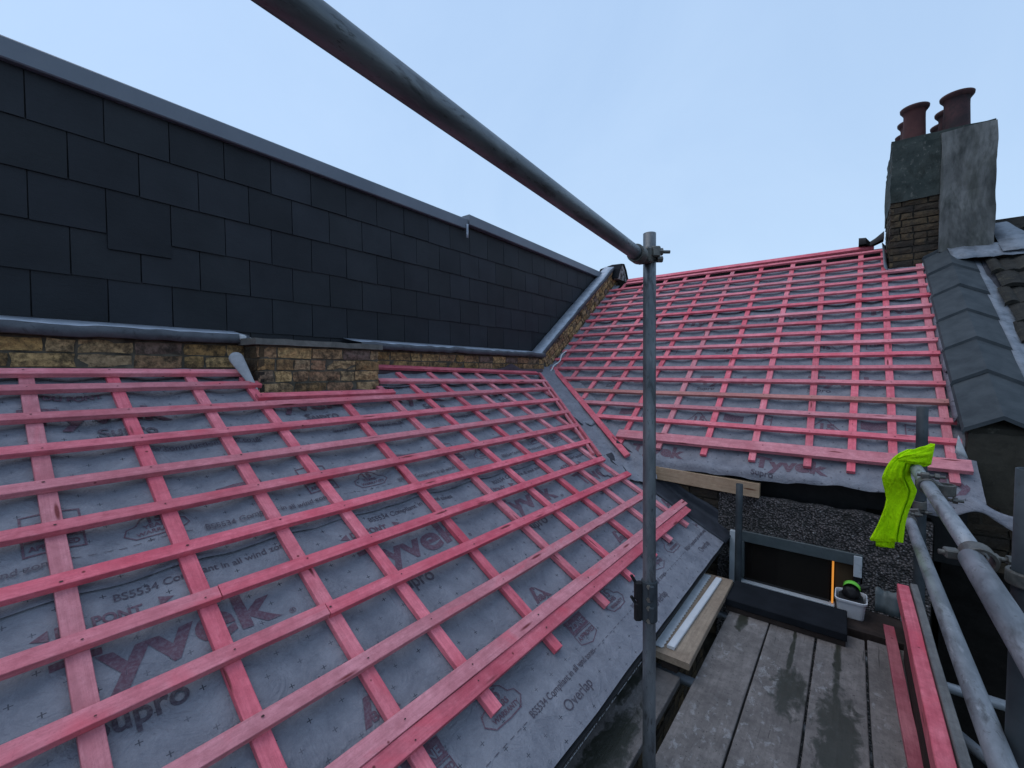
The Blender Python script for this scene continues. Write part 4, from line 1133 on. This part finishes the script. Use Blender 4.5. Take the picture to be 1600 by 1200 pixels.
# front standard
P1b=V((-.578,1.588,-1.62)); P1t=V((-.6265,1.6545,.531))
M_galv2=M_galv
sc_tube(P1b,P1t,'tall upright galvanised scaffold tube in front of both roofs, with couplers near top and middle',M_galv_mid)
TUBE_END=V((-.6261,1.5606,.4258)); TUBE_NEAR=V((-.5486,.2605,.450))
sc_tube(TUBE_NEAR+(TUBE_NEAR-TUBE_END)*.6,TUBE_END,'thick galvanised handrail tube running overhead across the sky to the tall upright',M_galv_mid)
def ringband(name,C,ax,r,w,m,parent,th=.006,seg=26,a0=0,a1=2*pi):
    C=V(C);ax=V(ax).normalized(); z=V((0,0,1)) if abs(ax.z)<.9 else V((1,0,0)); mw=frame(C-ax*w/2,ax,z)
    bm=bmesh.new(); full=abs(a1-a0-2*pi)<1e-3; n=seg
    rings=[]
    for x,rr in ((0,r),(0,r+th),(.003,r+th+.0015),(w-.003,r+th+.0015),(w,r+th),(w,r)):
        rings.append([bm.verts.new((x,rr*cos(a0+(a1-a0)*k/n),rr*sin(a0+(a1-a0)*k/n))) for k in range(n if full else n+1)])
    for i in range(6):
        a,b=rings[i],rings[(i+1)%6]; c=len(a)
        for k in range(c if full else c-1): bm.faces.new((a[k],a[(k+1)%c],b[(k+1)%c],b[k]))
    return link(name,from_bm(bm),m,parent,mw,smooth=False)
def hexnut(name,C,ax,r,h,m,parent):
    C=V(C);ax=V(ax).normalized(); z=V((0,0,1)) if abs(ax.z)<.9 else V((1,0,0)); mw=frame(C-ax*h/2,ax,z)
    bm=bmesh.new(); A=[bm.verts.new((0,r*cos(pi/3*k),r*sin(pi/3*k))) for k in range(6)]; B=[bm.verts.new((h,r*cos(pi/3*k),r*sin(pi/3*k))) for k in range(6)]
    for k in range(6): bm.faces.new((A[k],A[(k+1)%6],B[(k+1)%6],B[k]))
    bm.faces.new(A);bm.faces.new(B); return link(name,from_bm(bm),m,parent,mw)
def coupler(C1,ax1,C2,ax2,label,boltdir,side,m=None):
    m=m or M_coupler
    C1=V(C1);C2=V(C2); t=empty('scaffold_coupler',tuple((C1+C2)/2),label,'coupler','forged couplers joining scaffold tubes')
    ringband('band',C1,ax1,TR+.001,.046,m,t); ringband('band',C2,ax2,TR+.001,.046,m,t)
    mid=(C1+C2)/2; d=(C2-C1); d.normalize()
    bm=bmesh.new(); bm_box(bm,(-.014,-.022,-.022),(.014,.022,.022),.004)
    mw=frame(mid,d,V(ax1)); link('saddle',from_bm(bm),m,t,mw)
    for C,sg,ax in ((C1,1,ax1),(C2,-1,ax2)):
        bd=V(boltdir).normalized(); q=V(side).normalized()
        p=C+q*(TR+.016)*sg
        tube_obj('bolt',p-bd*.030,p+bd*.055,.0065,m,t,False,12)
        hexnut('nut',p+bd*.030,bd,.0135,.014,M_coupler,t)
        bm=bmesh.new(); bm_box(bm,(-.020,-.011,-.013),(.008,.011,.013),.003); link('flap',from_bm(bm),m,t,frame(p,bd,V(ax)))
    return t
vz=(P1t-P1b).normalized()
r_=V((cos(R(38.19)),sin(R(38.19)),0)); fwd=V((-sin(R(38.19)),cos(R(38.19)),0))
Cp=P1b+vz*((.447-P1b.z)/vz.z)
ct=empty('scaffold_coupler',tuple(Cp),'coupler with a projecting bolt fixing the overhead handrail to the top of the tall upright','coupler','forged couplers joining scaffold tubes')
ringband('band',Cp,vz,TR+.001,.05,M_coupler,ct)
td=(TUBE_NEAR-TUBE_END).normalized()
ringband('band',TUBE_END+td*.028,td,TR+.001,.05,M_coupler,ct)
bm=bmesh.new(); bm_box(bm,(-.02,-.026,-.03),(.02,.026,.03),.006); link('saddle',from_bm(bm),M_coupler,ct,frame((Cp+TUBE_END)/2,Cp-TUBE_END,vz))
pb=Cp-fwd*.034+V((0,0,.004)); tube_obj('bolt',pb-r_*.03,pb+r_*.066,.0065,M_coupler,ct,False,12); hexnut('nut',pb+r_*.03,r_,.0145,.016,M_coupler,ct)
bm=bmesh.new(); bm_box(bm,(-.016,-.014,-.02),(.016,.014,.02),.004); link('flap',from_bm(bm),M_coupler,ct,frame(pb+r_*.012,r_,vz))
pb2=pb+V((0,0,-.028)); hexnut('nut',pb2+r_*.028,r_,.012,.02,M_coupler,ct)
# sleeve fitting halfway up
zc=-.878
Cs=P1b+vz*((zc-P1b.z)/vz.z)
cs=empty('sleeve_coupler',tuple(Cs),'dark pressed-steel sleeve coupler with four bolt heads, halfway up the tall upright','coupler')
ringband('sleeve',Cs,vz,TR+.0005,.152,M_galv_dark,cs,.0045)
for sgn,zo in ((1,.040),(1,-.040)):
    for dz in (-.024,.024):
        hexnut('bolt_head',Cs+vz*(zo+dz)-fwd*(TR+.008)-r_*.012,-fwd,.0085,.008,M_bolt,cs)
    bm=bmesh.new(); bm_box(bm,(-.006,-.010,-.030),(.012,.010,.030),.004); link('lug',from_bm(bm),M_galv_dark,cs,frame(Cs+vz*zo-fwd*(TR+.003)-r_*.002,-fwd,vz))
    bm=bmesh.new(); bm_box(bm,(-.016,-.010,-.036),(.016,.010,.036),.007); link('clamp_jaw',from_bm(bm),M_black,cs,frame(Cs+vz*(zo-.004)-r_*(TR+.018),r_,vz))
    bm=bmesh.new(); bm_box(bm,(-.006,-.005,-.020),(.006,.005,.020),.004); link('clamp_wing',from_bm(bm),M_black,cs,frame(Cs+vz*(zo+.040)-r_*(TR+.036),(r_*.8+vz*.5),vz))
bm=bmesh.new(); bm_box(bm,(-.012,-.012,-.074),(.010,.012,.072),.006); link('clamp_spine',from_bm(bm),M_black,cs,frame(Cs-r_*(TR+.012),r_,vz))
# right-hand run
sc_tube((.350,3.56,-1.95),(.3385,3.587,-.212),'dark upright scaffold tube behind the hi-vis jacket, at the right side of the deck',M_galv_dark,'dark uprights along the right side',.0275)
sc_tube((.2305,2.90,-.431),(.2915,1.76,-.532),'upper galvanised guard rail tube with the hi-vis jacket hanging on its far end')
sc_tube((.236,1.50,-.452),(.268,-.2,-.53),'thick near length of guard rail tube at the right edge, lapped below the upper rail')
sc_tube((.264,3.27,-.818),(.262,-.2,-.824),'lower galvanised guard rail tube running along the right side of the deck')
sc_tube((.315,1.43,-2.0),(.318,1.43,-.212),'dark thick upright scaffold tube at the right edge of the frame',M_galv_dark,'dark uprights along the right side',.031)
sc_tube((-.653,3.62,-1.95),(-.655,3.63,-.855),'short dark upright tube standing before the window beneath the bare timber',M_galv_dark)
sc_tube((.345,2.75,-1.60),(.62,2.50,-1.66),'pale short tube stub sticking out below the toe board',M_galv)
rd=V((.05,-1,-.09)).normalized()
coupler((.2535,2.47,-.472),rd,(.312,2.50,-.487),(0,0,1),'coupler clamping the upper guard rail to the dark upright behind the jacket',(1,0,0),(0,0,1))
coupler((.290,1.80,-.529),rd,(.250,1.52,-.453),rd,'rusty coupler lapping the upper rail and the thick near rail',(1,.2,0),(1,0,0))
coupler((.262,3.20,-.819),(0,1,0),(.335,3.54,-.80),(0,0,1),'coupler holding the lower rail to the dark upright below the jacket',(1,0,0),(0,0,1))
ct3=empty('scaffold_coupler',(.315,1.43,-.46),'dark coupler band around the thick upright at the right edge','coupler','forged couplers joining scaffold tubes')
ringband('band',(.3165,1.43,-.452),(0,0,1),.032,.03,M_coupler,ct3); tube_obj('bolt',(.33,1.395,-.462),(.42,1.40,-.472),.008,M_coupler,ct3,False,12)
hexnut('nut',(.36,1.396,-.466),(1,0,0),.014,.016,M_coupler,ct3)

# ------------------------------------------------------------------ HI-VIS JACKET
jk=empty('hi_vis_jacket',(.24,2.75,-.45),'fluorescent yellow-green hi-vis jacket draped over the end of the upper guard rail','jacket')
CAMF=lambda u,v,z: V((0,0,0))
cya,sya=cos(R(38.18966)),sin(R(38.18966)); cp,sp=cos(R(-1.743494)),sin(R(-1.743494))
fw3=V((-sya*cp,cya*cp,sp)); rt3=V((cya,sya,0)); up3=rt3.cross(fw3)
D0=2.06; O=fw3*D0
def JP(a,b,c=0): # metres right / up / toward viewer, in the jacket's own upright plane
    return (rt3*a+V((0,0,b))+JO)*(1-c/D0)
k=D0/675.4
JO=O+rt3*((1405-800)*k)+up3*((600-780)*k)
def px(u,v): return ((u-1405)*k,(780-v)*k)
def interp(rows_,n):
    out=[];w=len(rows_[0])
    for i in range(n):
        t=i/(n-1)*(len(rows_)-1); a=int(min(t,len(rows_)-2)); f=t-a
        out.append(tuple(rows_[a][q]*(1-f)+rows_[a+1][q]*f for q in range(w)))
    return out
def tri(x): x=x%1.0; return 1-abs(2*x-1)*2
def drape(name,rows_,seed,folds,seg=110,hem=0):
    """closed hanging cloth: rows of (v, left, right, depth, thickness); folds = (position, slant, width, height) creases"""
    bm=bmesh.new(); rings=[]; n=len(rows_)
    for j,(v,ul,ur,cc,tt) in enumerate(rows_):
        (a0,b0)=px(ul,v); (a1,_)=px(ur,v); ca=(a0+a1)/2; hw_=(a1-a0)/2; ring=[]; tj=j/(n-1)
        for q in range(seg):
            an=2*pi*q/seg; x=cos(an); y=sin(an)
            ex=abs(x)**.75*(1 if x>0 else -1); d=tt*abs(y)**.6*(1 if y>0 else -1)
            if y>0:
                for (p0,sl_,wd,ht) in folds:
                    u=(ex-(p0+sl_*tj))/wd
                    d+=ht*math.exp(-abs(u)**1.2)*min(1,abs(y)*3)*(1 if True else 0)
            d+=.006*noise.noise(V((ex*1.6+seed+tj*1.5,tj*4,y)))+.006*abs(noise.noise(V((ex*4+seed-tj*3,tj*7,y))))+.0015*noise.noise(V((x*14+seed,tj*24,y)))
            drop=(.005*x+.003*noise.noise(V((x*3,seed,0)))) if j>=n-2 and hem else 0
            ring.append(bm.verts.new(JP(ca+hw_*ex,b0-drop,cc+d)))
        rings.append(ring)
    for a,b in zip(rings,rings[1:]):
        for q in range(seg): bm.faces.new((a[q],a[(q+1)%seg],b[(q+1)%seg],b[q]))
    bm.faces.new(rings[0]); bm.faces.new(rings[-1])
    return link(name,from_bm(bm),M_hivis,jk,smooth=True)
main=[(700,1416,1438,.050,.010),(706,1403,1440,.050,.014),(713,1394,1438,.050,.016),(722,1387,1424,.048,.018),(733,1381,1422,.045,.018),(745,1377,1423,.042,.018),(755,1379,1428,.040,.018),(765,1382,1433,.040,.017),(778,1385,1429,.038,.017),(790,1383,1424,.038,.017),(805,1378,1419,.036,.017),(820,1372,1416,.034,.016),(832,1366,1415,.034,.016),(841,1361,1414,.034,.015),(846,1362,1414,.034,.012)]
drape('jacket_body',interp(main,60),1.2,[(.28,.22,.10,.012),(.44,.16,.03,-.030),(-.35,.9,.22,.006)],hem=1)
low=[(836,1369,1402,.022,.010),(846,1370,1401,.022,.010),(855,1371,1400,.022,.009)]
drape('hem_lining',interp(low,10),2.2,[(-.3,.1,.15,.008),(.4,0,.12,.008)],seg=60,hem=1)
# bundled collar folded over the rail end and the upright
bm=bmesh.new(); rings=[]; seg=72
spine=[(1402,716,.060,.012,.016),(1412,713,.066,.016,.022),(1424,712,.072,.018,.030),(1436,711,.074,.018,.036),(1446,710,.070,.018,.037),(1453,709,.062,.017,.036),(1456,708,.058,.010,.034)]
for i in range(34):
    t=i/33*(len(spine)-1); a=int(min(t,len(spine)-2)); f=t-a; u,v,c,tt,hh=[spine[a][q]*(1-f)+spine[a+1][q]*f for q in range(5)]
    A,B=px(u,v); ring=[]
    for q in range(seg):
        an=2*pi*q/seg; rr=1+.16*tri(an/(2*pi)*7+t*.10)+.10*tri(an/(2*pi)*11-t*.16)+.05*noise.noise(V((an*3,t*2,0)))
        ring.append(bm.verts.new(JP(A+.008*sin(an)*(t/6),B+hh*1.25*rr*sin(an)*(.75+.35*t/6),c+tt*rr*cos(an))))
    rings.append(ring)
for a,b in zip(rings,rings[1:]):
    for q in range(seg): bm.faces.new((a[q],a[(q+1)%seg],b[(q+1)%seg],b[q]))
bm.faces.new(rings[0]); bm.faces.new(rings[-1])
link('folded_collar',from_bm(bm),M_hivis,jk,smooth=True)

# ------------------------------------------------------------------ GROUND and house bodies
bm=bmesh.new(); n=24; S_=400
g0=[[bm.verts.new((-S_+2*S_*i/n,-S_+2*S_*k/n,-7)) for k in range(n+1)] for i in range(n+1)]
for i in range(n):
    for k in range(n): bm.faces.new((g0[i][k],g0[i+1][k],g0[i+1][k+1],g0[i][k+1]))
o=link('ground',from_bm(bm),M_ground,None); tag(o,kind='structure')
hb=empty('rear_wing',(-2.5,1,-4),'dark side wall of the rear wing below the near eave','house')
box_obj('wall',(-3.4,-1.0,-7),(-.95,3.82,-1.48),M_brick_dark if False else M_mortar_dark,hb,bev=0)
bricks('brickwork',wallframe((-.93,-1.0,-2.6),(0,1,0),(1,0,0)),4.8,1.1,M_brick_dark,M_mortar_dark,hb,seed=61)
prism('gable_wall',[V((-.95,3.84,-1.5)),V((-3.35,3.84,-1.5)),V((-3.35,3.84,-.1)),V((-3.05,3.84,-.22)),V((-.95,3.84,-1.32))],(0,.01,0),M_mortar_dark,hb)
mh=empty('main_house_body',(-1.4,7,-4),'dark main body of the house under the far roof slope','house')
prism('wall',[V((-3.3,4.35,-7)),V((-3.3,10,-7)),V((-3.3,10,-.7)),V((-3.3,7.0,1.2)),V((-3.3,4.35,-.75))],(4.0,0,0),M_mortar_dark,mh)
n2=empty('neighbour_house_body',(2.4,6,-4),'dark wall of the neighbouring house below its tiled roof at the right','house')
box_obj('wall',(.995,4.37,-7),(3.8,10,-.9),M_shade_wall,n2,bev=0)  # same near-black, shade below the roof put into the colour
box_obj('wall',(1.0,6.0,-.9),(3.8,8.0,.6),M_mortar_dark,n2,bev=0)

# ------------------------------------------------------------------ CAMERA
cam=bpy.data.cameras.new('camera'); co=bpy.data.objects.new('camera',cam); col.objects.link(co)
cam.sensor_fit='HORIZONTAL'; cam.sensor_width=36; cam.lens=675.4359/1600*36; cam.clip_start=.02; cam.clip_end=2000
ro=R(.1165716)
r2=rt3*cos(ro)+up3*sin(ro); u2=-rt3*sin(ro)+up3*cos(ro)
co.matrix_world=Matrix((r2,u2,-fw3)).transposed().to_4x4()
sc.camera=co
# ------------------------------------------------------------------ LIGHT
w_=bpy.data.worlds.new('World'); sc.world=w_; w_.use_nodes=True; nt=w_.node_tree; nt.nodes.clear(); g=G(nt)
out=g.n('ShaderNodeOutputWorld')
SUN_EL,SUN_AZ=R(66),R(235)
sky=g.n('ShaderNodeTexSky'); sky.sky_type='NISHITA'; sky.sun_disc=False; sky.sun_elevation=SUN_EL; sky.sun_rotation=SUN_AZ; sky.air_density=1.0; sky.dust_density=1.5; sky.ozone_density=2.0
b1=g.n('ShaderNodeBackground'); b1.inputs[1].default_value=.05; g.l(sky.outputs[0],b1.inputs[0])
tc=g.n('ShaderNodeTexCoord'); sx=g.n('ShaderNodeSeparateXYZ'); g.l(tc.outputs['Generated'],sx.inputs[0])
cloud=g.noise(tc.outputs['Generated'],2.2,6,.6,.6)
ccol=g.mix(g.ramp(cloud,[(.3,0.),(.7,1.)]),(.400,.560,.765),(.450,.610,.805))
el=g.ramp(sx.outputs[2],[(0.,(1.12,1.06,1.0)),(.45,(.98,.98,1.)),(1.,(.86,.9,.97))])
ccol=g.mix(1.0,ccol,el,'MULTIPLY')
b2=g.n('ShaderNodeBackground'); b2.inputs[1].default_value=.97; g.l(ccol,b2.inputs[0])
ad=g.n('ShaderNodeAddShader'); g.l(b1.outputs[0],ad.inputs[0]); g.l(b2.outputs[0],ad.inputs[1]); g.l(ad.outputs[0],out.inputs[0])
sl_=bpy.data.lights.new('sun','SUN'); sl_.energy=.85; sl_.angle=R(50); sl_.color=(1,.93,.90)
so=bpy.data.objects.new('sun',sl_); col.objects.link(so)
sd=V((sin(SUN_AZ)*cos(SUN_EL),cos(SUN_AZ)*cos(SUN_EL),sin(SUN_EL)))
so.matrix_world=sd.to_track_quat('Z','Y').to_matrix().to_4x4()
sc.view_settings.view_transform='Standard'; sc.view_settings.look='None'; sc.view_settings.exposure=0; sc.view_settings.gamma=1
sc.render.engine='CYCLES'; sc.render.resolution_x=1024; sc.render.resolution_y=768
